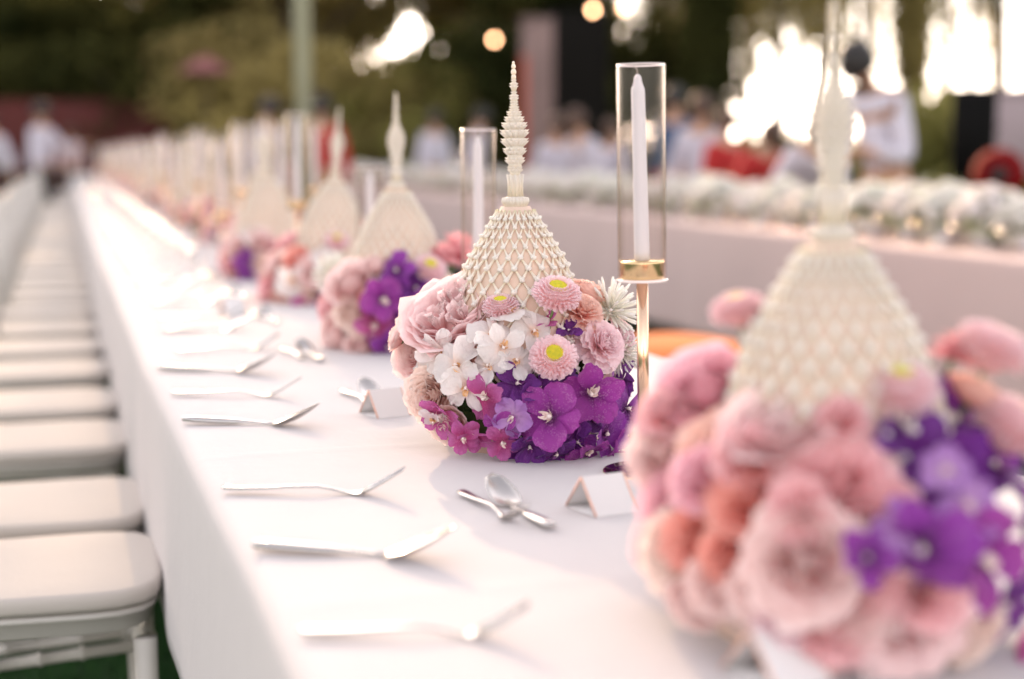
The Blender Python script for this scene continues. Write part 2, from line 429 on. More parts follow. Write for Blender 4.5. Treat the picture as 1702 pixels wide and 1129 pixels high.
# ---------------------------------------------------------------- cutlery
def sweep(b, path, mi=0):
    """path: list of (x, z, halfwidth, thickness, bowl) - a flat bar running along X, bowl = sag in the middle"""
    n = 7; v = []; f = []
    m = len(path)
    for x, z, w, th, bo in path:
        for j in range(n):
            s = -1+2*j/(n-1); v.append((x, s*w, z-bo*(1-s*s)+th*.5*(1-abs(s)**3)))
        for j in range(n):
            s = 1-2*j/(n-1); v.append((x, s*w, z-bo*(1-s*s)-th*.5))
    q = 2*n
    for i in range(m-1):
        for j in range(q): f.append((i*q+j, i*q+(j+1) % q, (i+1)*q+(j+1) % q, (i+1)*q+j))
    f.append(tuple(range(q-1, -1, -1))); f.append(tuple((m-1)*q+j for j in range(q)))
    b.add(v, f, mi)
def spoon_parts(L=.20, bowlw=.021):
    k = L/.20
    h = MB(); sweep(h, [(0, .0085*k, .003, .002, 0), (.003, .0085, .0075, .006, 0), (.02, .0078, .0088, .0075, 0), (.05, .0068, .0078, .007, 0),
                        (.078, .006, .0062, .006, 0), (.086, .0058, .0045, .0042, 0), (.10, .0052, .0033, .003, 0), (.118, .0036, .0030, .0028, 0), (.130, .0034, .0034, .0026, 0)])
    bo = MB(); path = []
    for i in range(13):
        u = i/12; x = .128+u*.068; w = bowlw*math.sqrt(max(.0, 1-(2*u-1)**2))**.8*(1.05-.18*u)+.0030*(1-u)
        z = .0036+.030*u**1.15; path.append((x, z, max(w, .002), .0014, .0075*math.sin(math.pi*min(1, u*.98+.02))**.8))
    sweep(bo, path)
    return h, bo
def fork_parts():
    h = MB(); sweep(h, [(0, .0075, .004, .002, 0), (.004, .0075, .0078, .003, 0), (.02, .0072, .0085, .003, 0), (.05, .0078, .0062, .0028, 0), (.08, .0095, .0040, .0028, 0),
                        (.105, .0100, .0030, .0028, 0), (.125, .0065, .0030, .0026, 0), (.14, .0036, .0046, .0022, .0004), (.150, .0040, .0105, .0016, .0016), (.158, .0066, .0118, .0015, .002)])
    tines = []
    for j in range(4):
        y = (-1.5+j)*.0069; b = MB()
        pts = [(.156, y, .0056), (.170, y, .0125), (.185, y*.98, .0215), (.200, y*.96, .0305)]
        b.tube(pts, [.0019, .0016, .0014, .0007], 6); tines.append(b)
    return h, tines
sp_h, sp_b = spoon_parts(); me_sp = [('handle', sp_h.mesh('handle', [STEEL])), ('bowl', sp_b.mesh('bowl', [STEEL]))]
fk_h, fk_t = fork_parts(); me_fk = [('handle', fk_h.mesh('handle', [STEEL]))]+[('tine', b.mesh('tine', [STEEL])) for b in fk_t]
def cutlery(kind, p, ang, scale, label, group, tilt=0):
    e = empty(kind, (p[0], p[1], TZ+.0012), ang, label=label, cat='fork' if 'fork' in kind else 'spoon', group=group)
    e.scale = (scale,)*3
    for nm, me in (me_sp if 'spoon' in kind else me_fk): link(nm, me, None, e)
    return e
def lay(kind, pa, pb, label, group, L=.2, s=None):
    a = at(*pa); b = at(*pb); d = b-a
    cutlery(kind, a, math.atan2(d.y, d.x), (s or min(1.08, max(.8, d.length/(.158)))), label, group)
def card(p, ang, label):
    e = empty('place_card', (p[0], p[1], TZ+.0012), ang, label=label, cat='place card', group='white place cards')
    w, hb, hh = .052, .030, .037
    for s in (-1, 1):
        b = MB(); t = .0006
        v = [(-w/2, s*hb, 0), (w/2, s*hb, 0), (w/2, 0, hh), (-w/2, 0, hh)]
        nrm = Vector((0, hh*s, hb)).normalized()*t
        b.add([(x, y+nrm.y*k, z+nrm.z*k) for k in (0, 1) for x, y, z in v],
              [(0, 1, 2, 3), (7, 6, 5, 4), (0, 4, 5, 1), (1, 5, 6, 2), (2, 6, 7, 3), (3, 7, 4, 0)])
        b.build('panel', PAPER, e, smooth=False)
        for xs in (-1, 1):
            b = MB(); b.tube([(xs*w/2, s*hb, .001), (xs*w/2, 0, hh)], .0013, 5); b.build('gilt_edge', GILT, e)
    b = MB(); b.box((0, 0, .0004), (w, 2*hb-.002, .0006)); b.build('base', PAPER, e)
GF, GS = 'dinner forks laid along the table', 'dinner spoons laid along the table'
lay('dinner_fork', (500, 1062), (800, 1062), 'silver dinner fork closest to the camera, very blurred at the bottom', GF)
lay('dinner_spoon', (420, 918), (690, 932), 'blurred silver dinner spoon nearest the camera', GS)
lay('dinner_fork', (370, 822), (608, 826), 'silver dinner fork between the two nearest dinner spoons', GF)
lay('dinner_spoon', (303, 706), (488, 710), 'sharp silver dinner spoon left of the focused purple bouquet', GS)
lay('dinner_fork', (285, 661), (455, 662), 'silver dinner fork just beyond the sharp dinner spoon', GF)
lay('dinner_spoon', (262, 619), (430, 622), 'dark silver dinner spoon third from the camera', GS)
def dessert(px, py, lab):
    p = at(px, py)
    cutlery('dessert_spoon', (p.x+.052, p.y-.075), R(96), .80, 'small dessert spoon, bowl away from camera, '+lab, 'dessert spoons above the settings')
    cutlery('dessert_fork', (p.x+.005, p.y+.10), R(-82), .80, 'small dessert fork, tines towards camera, '+lab, 'dessert forks above the settings')
dessert(800, 862, 'nearest the camera by the table shadow')
dessert(583, 672, 'left of the focused bouquet')
dessert(478, 597, 'third from the camera')
card(at(1000, 848), R(12), 'white folded place card with gilt edges in the shade before the focused bouquet')
card(at(640, 690), R(14), 'white folded place card standing left of the focused bouquet')
card(at(388, 522), R(10), 'white folded place card left of the third bouquet from camera')
card(at(1290, 1125), R(15), 'white blurred place card in front of the nearest bouquet')
yy = at(262, 619).y+.22; k = 0
while yy < 22:
    ex = edgeX(yy)
    nn_ = nth(k+3); k += 1; lb = 'silver dinner %s in the '+nn_+' place setting from the camera'
    cutlery('dinner_fork', (ex+.07+random.uniform(-.01, .01), yy, 0), R(random.uniform(-3, 3)), .98, lb % 'fork', GF)
    cutlery('dinner_spoon', (ex+.07+random.uniform(-.01, .01), yy+.33, 0), R(random.uniform(-3, 3)), .98, lb % 'spoon', GS)
    cutlery('dessert_spoon', (ex+.315, yy+.40, 0), R(94), .8, 'small dessert spoon in the '+nn_+' place setting from the camera', 'dessert spoons above the settings')
    cutlery('dessert_fork', (ex+.275, yy+.66, 0), R(-84), .8, 'small dessert fork in the '+nn_+' place setting from the camera', 'dessert forks above the settings')
    if yy > 3.9: card((ex+.37, yy+.52), R(random.uniform(-8, 14)), 'white folded place card in the '+nn_+' place setting from the camera')
    yy += .56

SILV = M_('mirror_silver', (.92, .88, .84), .07, 1.0)
SILV.node_tree.nodes['Principled BSDF'].inputs['Roughness'].default_value = .30
sbm = MB(); sbm.lathe([(.022, 0), (.026, .002), (.036, .012), (.039, .016), (.037, .0165), (.030, .010)], 28, 0, cap=False); SBM = sbm.mesh('dish', [SILV])
srm = MB(); Rc = .090; srm.lathe([(.0365, .0165)]+[(Rc*math.sin(t_), .0165+Rc*math.cos(t_)-Rc*math.cos(.414)) for t_ in [.414*(1-i_/14) for i_ in range(14)]]+[(.0005, .0165+Rc-Rc*math.cos(.414))], 32, 0, cap=False); SRM = srm.mesh('domed_lid', [SILV])  # shallow dome shaped to throw a sun glint
skn = MB(); skn.lathe([(.002, .0235), (.0022, .028), (.0045, .031), (.0045, .034), (.001, .0365)], 14, 0); SKN = skn.mesh('knob', [SILV])
sp0 = at(330, 421); yy = sp0.y; k = 0
while yy < 25:  # dishes added along the row to carry the glints
    e = empty('glint_dish', (edgeX(yy)+(sp0.x-edgeX(sp0.y))-.035+random.uniform(-.01, .01), yy, TZ+.0012), 0, label='small lidded silver dish added for sun glints, '+nth(k)+' of its row from the camera', cat='dish', group='small lidded silver dishes added for glints down the table')
    link('dish', SBM, None, e); link('domed_lid', SRM, None, e); link('knob', SKN, None, e); yy += .66; k += 1

# ---------------------------------------------------------------- flower prototypes (unit diameter, facing +Z)
def petal(L, W, nu=7, nv=5, prof=None, e0=0., bend=0., cup=0., ruf=0., rf=7., seed=0., notch=0., r0=0., pw=1.):
    """petal from the origin along +X; e0 elevation at base, bend = change of elevation to the tip"""
    prof = prof or (lambda t: math.sin(math.pi*min(1, t*.93+.05))**.6)
    v = []; T = []; x = r0; z = 0.; 
    xs = [(x, z)]
    for i in range(nu):
        e = e0+bend*((i+.5)/nu)**pw; x += L/nu*math.cos(e); z += L/nu*math.sin(e); xs.append((x, z))
    for i in range(nu+1):
        t = i/nu; w = W/2*prof(t); e = e0+bend*t**pw
        for j in range(nv):
            s = -1+2*j/(nv-1)
            k = -notch*L*t*(1-abs(s))**2 - .10*L*t*s*s*(t > .8)
            rz = ruf*t*t*math.sin(rf*s+seed*1.7)*(.3+abs(s)) + ruf*.5*t*t*math.sin(rf*1.9*s+seed*3.1)
            cz = cup*w*s*s*2+rz
            v.append((xs[i][0]+k*math.cos(e)-cz*math.sin(e), s*w, xs[i][1]+k*math.sin(e)+cz*math.cos(e))); T.append(t)
    f = [(i*nv+j, (i+1)*nv+j, (i+1)*nv+j+1, i*nv+j+1) for i in range(nu) for j in range(nv-1)]
    return v, f, T
def Rz(a): return Matrix.Rotation(a, 4, 'Z')
def Tm(x, y, z): return Matrix.Translation((x, y, z))
DUM = [bpy.data.materials.new('petal_slot'), bpy.data.materials.new('heart_slot'), bpy.data.materials.new('third_slot')]
class Kind: pass
def pack(name, core, subs):
    """core: MB with material indices; subs: list of (name, MB, slot)"""
    k = Kind(); k.name = name
    k.core = core.mesh(name, DUM)
    k.subs = []
    for i, (nm, b, mi) in enumerate(subs):
        b.m = [0]*len(b.f)
        k.subs.append((nm, b.mesh(nm, [DUM[0]]), mi))
    j = MB()
    for src, mi in [(core, None)]+[(b, mi) for _, b, mi in subs]:
        vv = np.concatenate(src.v); j.v.append(vv); j.t.append(np.concatenate(src.t))
        for q, m in zip(src.f, src.m): j.f.append(tuple(a+j.n for a in q)); j.m.append(m if mi is None else mi)
        j.n += len(vv)
    k.joined = j.mesh(name, DUM)
    return k
# rose as a bowl of overlapping wrapped petals
def rose_surface(phi, wrap, R0, R1, H0, H1, flare, ruf, seed, nu=7, nv=9, zb=-.20):
    v = []; T = []
    for i in range(nu+1):
        t = i/nu
        for j in range(nv):
            s = -1+2*j/(nv-1)
            te = t*(1-.22*abs(s)**2.5)
            rho = R0+(R1-R0)*math.sin(te*math.pi/2)**.8+flare*te**5
            z = zb+H0+(H1-H0)*te-flare*.6*te**7
            rr = ruf*te**2
            rho += rr*(math.sin(s*8+seed)+.6*math.sin(s*15+seed*2.3)); z += rr*.7*math.sin(s*6+seed*1.3)
            rho += .012*s
            a = phi+s*wrap
            v.append((rho*math.cos(a), rho*math.sin(a), z)); T.append(te)
    f = [(i*nv+j, (i+1)*nv+j, (i+1)*nv+j+1, i*nv+j+1) for i in range(nu) for j in range(nv-1)]
    return v, f, T
def rose_kind(seed, n=26, ruf=.012, open_=1.0, nouter=8, hearts=1):
    r = random.Random(seed); core = MB(); subs = []
    for i in range(n):
        u = (i+.5)/n; phi = i*2.39996+r.uniform(-.2, .2)
        Rr = .03+.44*u**.85*open_
        wrap = R(95)-(R(45))*u
        H1 = .24+.20*(1-u)**.7*(1 if open_ < 1.05 else .6)+r.uniform(-.02, .02)
        fl = (.01+.07*u**2)
        H0 = -.02+.02*(1-u)
        s_ = rose_surface(phi, wrap, .01+.10*u, Rr, H0, H1, fl, ruf*(.6+u), r.uniform(0, 9))
        if hearts > 1 and u < .5:      # quartered heart of a garden rose
            q = i % hearts; off = Vector((math.cos(q*6.283/hearts+.4), math.sin(q*6.283/hearts+.4), 0))*.15
            s_ = rose_surface(phi, wrap, .01, .02+.16*u*2*.9, H0, H1-.02, .02, ruf*1.3, r.uniform(0, 9))
            core.add(s_[0], s_[1], 0, s_[2], Tm(*off)); continue
        if i < n-nouter: core.add(*s_[:2], 0, s_[2])
        else: b = MB(); b.add(*s_[:2], 0, s_[2]); subs.append(('petal', b, 0))
    core.lathe([(.02, -.25), (.10, -.24), (.16, -.21), (.17, -.19)], 10, 1); core.lathe([(.17, -.185), (.12, -.12), (.05, -.03), (.01, 0)], 10, 0, cap=False)
    core.tube([(0, 0, -.22), (.02, 0, -.5), (.0, .03, -.8)], .022, 6, 1)
    return pack('rose', core, subs)
def aster_kind(seed):
    r = random.Random(seed); core = MB()
    rings = [(.165, 26, 70, .10), (.20, 28, 52, .13), (.24, 30, 38, .15), (.27, 32, 22, .17), (.29, 32, 6, .19), (.29, 30, -12, .20), (.27, 28, -32, .20), (.22, 24, -52, .20)]
    for k, (r0, n, el, L) in enumerate(rings):
        for i in range(n):
            a = 6.283*(i+.5*(k % 2))/n+r.uniform(-.05, .05)
            v, f, T = petal(L*r.uniform(.85, 1.12), .062, 4, 3, lambda t: .55+.5*t-.25*(t > .95), R(el*.7+r.uniform(-6, 6)), R(28-el*.1), .5, .004, 5, i, .12, r0*.82)
            core.add(v, f, 0, T, Rz(a) @ Tm(0, 0, .10-.030*k))
    core.lathe([(.0, -.30), (.14, -.25), (.24, -.12), (.25, 0), (.19, .08), (.16, .11)], 18, 0)
    subs = []
    b = MB()                                # cream inner ring
    for i in range(30):
        a = 6.283*i/30
        v, f, T = petal(.05, .034, 3, 3, None, R(75), R(-10), .3, 0, 5, i, 0, .150); b.add(v, f, 0, T, Rz(a) @ Tm(0, 0, .10))
    subs.append(('inner_ray', b, 0))
    b = MB()
    for i in range(130):                     # yellow-green eye made of florets
        rr = .150*math.sqrt((i+.5)/130); a = i*2.39996
        b.lathe([(.004, 0), (.012, .02), (.011, .032), (.003, .037)], 5, 0, Tm(rr*math.cos(a), rr*math.sin(a), .105+.02*(1-(rr/.15)**2)), t=None)
    subs.append(('eye', b, 1))
    core.lathe([(.145, .08), (.155, .11), (.10, .122), (.01, .13)], 18, 1)
    core.tube([(0, 0, -.2), (.04, 0, -.55), (.0, .05, -1.0)], .022, 6, 2)
    return pack('aster', core, subs)
def orchid_kind(seed, broad=1.0, narrow=.75, curl=0.):
    r = random.Random(seed); core = MB(); subs = []
    order = [(90, 1.0*narrow), (20, broad), (160, broad), (-52, narrow*1.02), (-128, narrow*1.02)]
    for k, (a, w) in enumerate(order):
        pr = lambda t: max(.0, math.sin(math.pi*min(1, .10+.80*t**.85)))**.55*(.42+.68*min(1, t*1.7))
        v, f, T = petal(.48, .43*w, 10, 9, pr, R(14+r.uniform(-12, 14)), R(-30+r.uniform(-38, 30)+curl), r.uniform(-.2, .42), .034, 4.5, r.uniform(0, 9), .0, .012)
        b = MB(); b.add(v, f, 0, T, Rz(R(a)) @ Tm(0, 0, .004*k)); subs.append(('petal', b, 0))
    # lip: two side lobes and a tongue, plus the column
    for a, L, W in ((-90, .17, .11), (-40, .09, .09), (-140, .09, .09)):
        v, f, T = petal(L, W, 5, 5, None, R(55), R(-80), .7, .006, 4, 1, 0, .02); core.add(v, f, 1, T, Rz(R(a)))
    core.lathe([(.022, .0), (.030, .05), (.034, .09), (.020, .115), (.006, .12)], 8, 2)
    for s in (-1, 1):
        core.tube([(.0, 0, .06), (s*.03, -.03, .10), (s*.055, -.05, .10)], [.010, .008, .004], 5, 2)
    core.tube([(0, 0, 0), (.01, 0, -.10), (.03, .02, -.25)], .012, 5, 2)
    return pack('orchid', core, subs)
def carnation_kind(seed):
    r = random.Random(seed); core = MB(); subs = []
    for k in range(46):
        u = (k+.5)/46; a = k*2.39996; e = 85-95*u**1.1
        v, f, T = petal(.42+.08*u, .30, 6, 8, lambda t: .25+.8*t**.8, R(e), R(-20*u+r.uniform(-12, 12)), .15, .030, 13, r.uniform(0, 9), .05, .01)
        if k < 38: core.add(v, f, 0, T, Rz(a) @ Tm(0, 0, -.12))
        else: b = MB(); b.add(v, f, 0, T, Rz(a) @ Tm(0, 0, -.12)); subs.append(('petal', b, 0))
    core.lathe([(.03, -.34), (.07, -.28), (.09, -.12)], 8, 1)
    return pack('carnation', core, subs)
def spider_kind(seed):
    r = random.Random(seed); core = MB(); subs = []
    n = 64
    for i in range(n):
        z = 1-1.25*(i+.5)/n; a = i*2.39996; q = math.sqrt(max(0, 1-z*z))
        d = Vector((q*math.cos(a), q*math.sin(a), z)).normalized(); L = r.uniform(.42, .52)
        s = d.orthogonal()*r.uniform(-.06, .06)
        b = core if i >= 36 else MB()
        b.tube([d*.04, d*L*.5+s*.6, d*L*.86+s, d*L+s*1.1], [.012, .017, .023, .013], 6)
        if i < 36: subs.append(('bud', b, 0))
    core.lathe([(.01, -.12), (.09, -.08), (.12, 0), (.08, .08), (.01, .11)], 10, 1)
    return pack('tuberose_cluster', core, subs)
def ginger_kind(seed):
    r = random.Random(seed); core = MB(); subs = []
    for i in range(14):
        u = i/13; a = i*2.39996; e = 82-85*u
        v, f, T = petal(.42, .20, 8, 5, lambda t: math.sin(math.pi*min(1, .12+.88*t))**.8, R(e), R(-18+r.uniform(-10, 25)), .55, 0, 3, 0, 0, .01)
        b = MB(); b.add(v, f, 0, T, Rz(a) @ Tm(0, 0, -.1+.08*(1-u)))
        subs.append(('petal', b, 0))
    core.lathe([(.02, -.35), (.04, -.1), (.05, .0), (.02, .1)], 8, 1)
    return pack('pink_ginger', core, subs)
K = {'rose': [rose_kind(s, 32, .019, 1.0 if s < 3 else .86) for s in (1, 2, 3)], 'bud': [rose_kind(5, 18, .006, .8, 6)],
     'garden': [rose_kind(11, 48, .026, 1.05, 10, 3)], 'aster': [aster_kind(3)],
     'vanda': [orchid_kind(s, 1.05 if s < 4 else .9, .78, 0 if s < 4 else 40) for s in (1, 2, 3, 4, 5, 6)], 'orchid': [orchid_kind(s, 1.25, .70) for s in (7, 8)],
     'carnation': [carnation_kind(4)], 'spider': [spider_kind(6)], 'ginger': [ginger_kind(2)]}
# petal pigments
P = petal_mat
HEARTG = M_('calyx_green', (.10, .17, .06), .6, var=.2)
YEL = M_('aster_eye_yellow', (.86, .74, .04), .6, c2=(.60, .62, .05), scale=14)
CREAM = P('inner_cream', (.80, .78, .50), (.86, .82, .70))
LIPW = M_('orchid_lip_cream', (.80, .62, .58), .5, c2=(.85, .75, .70), scale=30)
LIPO = M_('orchid_lip_amber', (.72, .40, .12), .5, c2=(.80, .55, .40), scale=20)
LIPD = M_('orchid_lip_dark', (.10, .015, .12), .5, c2=(.30, .06, .30), scale=14)
COLW = M_('orchid_column', (.80, .70, .66), .45)
PIG = {
 'blush': P('petal_blush', (.96, .44, .43), (.97, .80, .78), .38, mid=(.97, .64, .63)),
 'pink': P('petal_pink', (.94, .23, .27), (.97, .67, .69), .38, mid=(.96, .45, .48)),
 'rosepink': P('petal_garden_pink', (.96, .36, .37), (.97, .79, .79), .38, mid=(.97, .61, .61)),
 'coral': P('petal_coral', (.95, .20, .17), (.97, .55, .48), .38, mid=(.96, .37, .31)),
 'peach': P('petal_peach', (.95, .40, .33), (.97, .72, .64), .38),
 'cream': P('petal_cream', (.96, .62, .54), (.97, .83, .77), .38),
 'mauve': P('petal_mauve', (.88, .22, .34), (.96, .64, .71), .38, mid=(.93, .43, .53)),
 'asterpink': P('petal_aster', (.96, .60, .60), (.97, .79, .83), .34),
 'white': P('petal_white', (.90, .74, .66), (.92, .89, .88), .46, mid=(.92, .86, .84)),
 'vanda': P('petal_violet', (.13, .02, .16), (.33, .060, .42), .40, speck=(.52, .24, .56), mid=(.24, .03, .31), rough=.45),
 'violet2': P('petal_violet_red', (.16, .02, .16), (.40, .06, .38), .40, speck=(.58, .26, .54), mid=(.32, .035, .32)),
 'lilac': P('petal_lilac', (.66, .40, .70), (.52, .26, .66), .42),
 'deep': P('petal_deep_violet', (.14, .02, .20), (.17, .028, .27), .34, speck=(.28, .09, .36)),
 'magenta': P('petal_magenta', (.56, .08, .26), (.62, .16, .46), .45, speck=(.74, .32, .58), mid=(.52, .08, .28)),
 'ginger': P('petal_ginger', (.72, .20, .26), (.90, .52, .54), .42, mid=(.84, .40, .44)),
 'ivory': P('petal_ivory', (.90, .89, .80), (.94, .93, .90), .42),
}
STEMG = M_('stem_green', (.16, .24, .08), .6, var=.2)
def mats_for(kind, c):
    if kind in ('vanda',): return [PIG[c], LIPD if c in ('vanda', 'deep') else LIPW, COLW]
    if kind == 'orchid': return [PIG[c], LIPO, COLW]
    if kind == 'aster': return [PIG[c], YEL, STEMG]
    if kind == 'spider': return [PIG[c], PIG['ivory'], PIG['ivory']]
    return [PIG[c], HEARTG, HEARTG]
FLAB = {'blush': 'pale blush', 'pink': 'pink', 'rosepink': 'ruffled pale pink', 'coral': 'coral', 'peach': 'peach', 'cream': 'cream', 'mauve': 'mauve', 'asterpink': 'pale pink',
        'white': 'white', 'vanda': 'speckled violet', 'violet2': 'reddish violet', 'lilac': 'lilac', 'deep': 'dark violet', 'magenta': 'magenta', 'ginger': 'pink', 'ivory': 'ivory'}
def flower(parent, kind, c, pos, nrm, size, roll=None, full=True, seed=None):
    ks = K[kind]; k = ks[random.randrange(len(ks))] if seed is None else ks[seed % len(ks)]
    q = Vector(nrm).normalized().to_track_quat('Z', 'Y')
    M4 = Matrix.Translation(pos) @ q.to_matrix().to_4x4() @ Rz(roll if roll is not None else random.uniform(0, 6.28)) @ Matrix.Scale(size, 4)
    if c == 'vanda' and random.random() < .4: c = 'violet2'
    ms = mats_for(kind, c)
    if kind == 'aster': size *= 1.16
    if kind in ('rose', 'garden'): size *= .92
    if kind in ('vanda', 'orchid'):
        q = q @ Quaternion((1, 0, 0), random.uniform(-.42, .42)) @ Quaternion((0, 1, 0), random.uniform(-.42, .42))
        M4 = Matrix.Translation(pos) @ q.to_matrix().to_4x4() @ Rz(roll if roll is not None else random.uniform(0, 6.28)) @ Matrix.Scale(size*(1.0 if kind == 'vanda' else 1.12), 4)
    nm = k.name
    if full:
        o = link(nm, k.core, ms, parent, M4)
        for n_, me, mi in k.subs: link(n_, me, [ms[mi]], o)
    else:
        o = link(nm, k.joined, ms, parent, M4)
    o['label'] = FLAB[c]+' '+nm.replace('_', ' ')
    return o

# ---------------------------------------------------------------- jasmine cone and spire
NETM = P('net_bud', (.74, .68, .46), (.92, .88, .82), .25, mid=(.88, .80, .66))
CONEM = M_('cone_core_peach', (.72, .55, .45), .8, var=.08, scale=30)
SPIREM = P('spire_flower', (.88, .80, .64), (.92, .87, .81), .35)
def cone_r(z):   # profile of the cone over its base
    zs = [0, .06, .10, .15, .20, .23, .245, .258, .272, .285, .298, .306]; rs = [.098, .104, .102, .091, .073, .063, .0555, .0475, .039, .031, .0235, .019]
    return float(np.interp(z, zs, rs))
def net_mesh():
    b = MB(); N = 23; zs = [.302]; 
    while zs[-1] > .03: zs.append(zs[-1]-(.0085+.09*cone_r(zs[-1])))
    def pt(i, k, o=.0): z = zs[i]; r = cone_r(z)+.0022+o; a = 6.283*(k+.5*(i % 2))/N; return Vector((r*math.cos(a), r*math.sin(a), z))
    for i in range(len(zs)-1):
        s = min(.92, .48+5*cone_r(zs[i]))*random.uniform(.88, 1.1)
        for k in range(N):
            p = pt(i, k, .001)+Vector((random.uniform(-1, 1), random.uniform(-1, 1), random.uniform(-1, 1)))*.0006
            for d in ((0, 1) if i % 2 else (-1, 0)):
                q = pt(i+1, k+d, .0)
                b.tube([p, p.lerp(q, .3), p.lerp(q, .7), q], [.0014, .0018*s, .0027*s, .0040*s], 5)
            if i: b.lathe([(.0008, -.0042*s), (.0046*s, -.0015), (.0050*s, .0012), (.0010, .0034*s)], 6, 0, Matrix.Translation(p+Vector((p.x, p.y, 0)).normalized()*.0012)); b.t[-1] = b.t[-1]*0+.95
    # make node knots white: pt=1
    return b.mesh('flower_net', [NETM])
def tier_mesh(r, h, n, point=.5, rise=35):
    b = MB()
    for k in range(n):
        a = 6.283*(k+random.uniform(-.1, .1))/n
        v, f, T = petal(r*1.0, r*6.283/n*1.25, 5, 5, lambda t: math.sin(math.pi*min(1, .22+.74*t))**.8, R(rise), R(30), .5, 0, 3, 0, 0, r*.15)
        b.add(v, f, 0, T, Rz(a)); b.add(v, f, 0, T, Rz(a+3.1416/n) @ Tm(0, 0, -h*.35))
    b.lathe([(r*.45, -h*.6), (r*.62, -h*.2), (r*.55, h*.25), (r*.35, h*.6)], 10, 0)
    return b
def px2z(y): return (720-y)/1235.
cone_parts = []
b = MB(); b.lathe([(cone_r(z), z) for z in (0, .06, .10, .15, .20, .23, .245, .258, .272, .285, .298, .306)], 28, 0); cone_parts.append(('cone_core', b.mesh('cone_core', [CONEM]), 0))
cone_parts.append(('flower_net', net_mesh(), 0))
b = MB()
for k in range(22):
    a = 6.283*k/22
    b.lathe([(.0008, -.006), (.0030, -.003), (.0032, .002), (.001, .0058)], 6, 0, Rz(a) @ Tm(.0145, 0, .312) @ Matrix.Rotation(R(18), 4, 'Y'))
b.lathe([(.010, .303), (.0155, .306), (.0150, .317), (.010, .319)], 18, 0); cone_parts.append(('collar', b.mesh('collar', [SPIREM]), 0))
b = MB(); b.lathe([(.0100, .317), (.0085, .325), (.0080, .335), (.0095, .346)], 12, 0)
for k in range(10):
    a = 6.283*k/10; b.tube([(.0095*math.cos(a), .0095*math.sin(a), .318), (.0085*math.cos(a+.2), .0085*math.sin(a+.2), .333), (.0105*math.cos(a), .0105*math.sin(a), .347)], .0016, 5)
cone_parts.append(('neck', b.mesh('neck', [SPIREM]), 0))
for (y, hw, n) in [(288, 15, 9), (276, 19, 10), (263, 22, 11), (250, 26, 12), (237, 27, 12), (224, 24, 11), (212, 19, 10), (201, 14.5, 9), (191, 12.5, 8), (182, 10.5, 8), (173, 11.5, 8), (166, 8, 7), (154, 10.5, 8), (147, 7, 6)]:
    tb = tier_mesh(hw/1235.*(.98 if y > 195 else .80), .009, n, rise=24); cone_parts.append(('flower_tier', tb.mesh('flower_tier', [SPIREM]), px2z(y)))
for (y, r) in [(139, 4.2), (131, 4.6), (122.5, 3.8), (117, 2.4)]:
    b = MB(); rr = r/1235.; b.lathe([(rr*.3, -rr*1.2), (rr*.9, -rr*.6), (rr, 0), (rr*.8, rr*.7), (rr*.3, rr*1.1)], 8, 0); cone_parts.append(('bead', b.mesh('bead', [SPIREM]), px2z(y)))
MOUND = leaf_mat('moss_foliage', (.03, .05, .02), (.07, .09, .035), .2, 40)
def mound_mesh():
    b = MB(); b.lathe([(.090, .002), (.108, .03), (.112, .07), (.100, .115), (.085, .14), (.05, .155)], 24, 0)
    r = random.Random(3)
    for i in range(240):
        a = r.uniform(0, 6.28); z = r.uniform(.05, .15); rr = float(np.interp(z, [0, .03, .07, .115, .155], [.11, .125, .122, .105, .06]))
        v, f, T = petal(r.uniform(.015, .03), .014, 4, 3, None, R(r.uniform(-40, 60)), R(r.uniform(-40, 30)), .2)
        b.add(v, f, 0, T, Rz(a) @ Tm(rr-.016, 0, z) @ Matrix.Rotation(r.uniform(-1, 1), 4, 'X'))
    return b.mesh('foliage', [MOUND])
MOUNDM = mound_mesh()
CAMP = Vector((0, 0, CAMZ))
EC, ER, EZ = .055, .135, .145      # flower dome
def on_dome(c, px, py, out=0.):
    """where the line of sight through a photo position meets this arrangement's flower dome (world space)"""
    d = ray(px, py); o = CAMP-Vector((c.x, c.y, TZ+EC))
    S_ = Vector((1/(ER+out), 1/(ER+out), 1/(EZ+out)))
    od = Vector((o.x*S_.x, o.y*S_.y, o.z*S_.z)); dd = Vector((d.x*S_.x, d.y*S_.y, d.z*S_.z))
    A = dd.dot(dd); B = od.dot(dd); C = od.dot(od)-1; D = B*B-A*C
    t = (-B-math.sqrt(D))/A if D > 0 else -B/A
    p = o+d*t
    n = Vector((p.x/(ER**2), p.y/(ER**2), p.z/(EZ**2))).normalized()
    return Vector((p.x, p.y, p.z+EC)), n
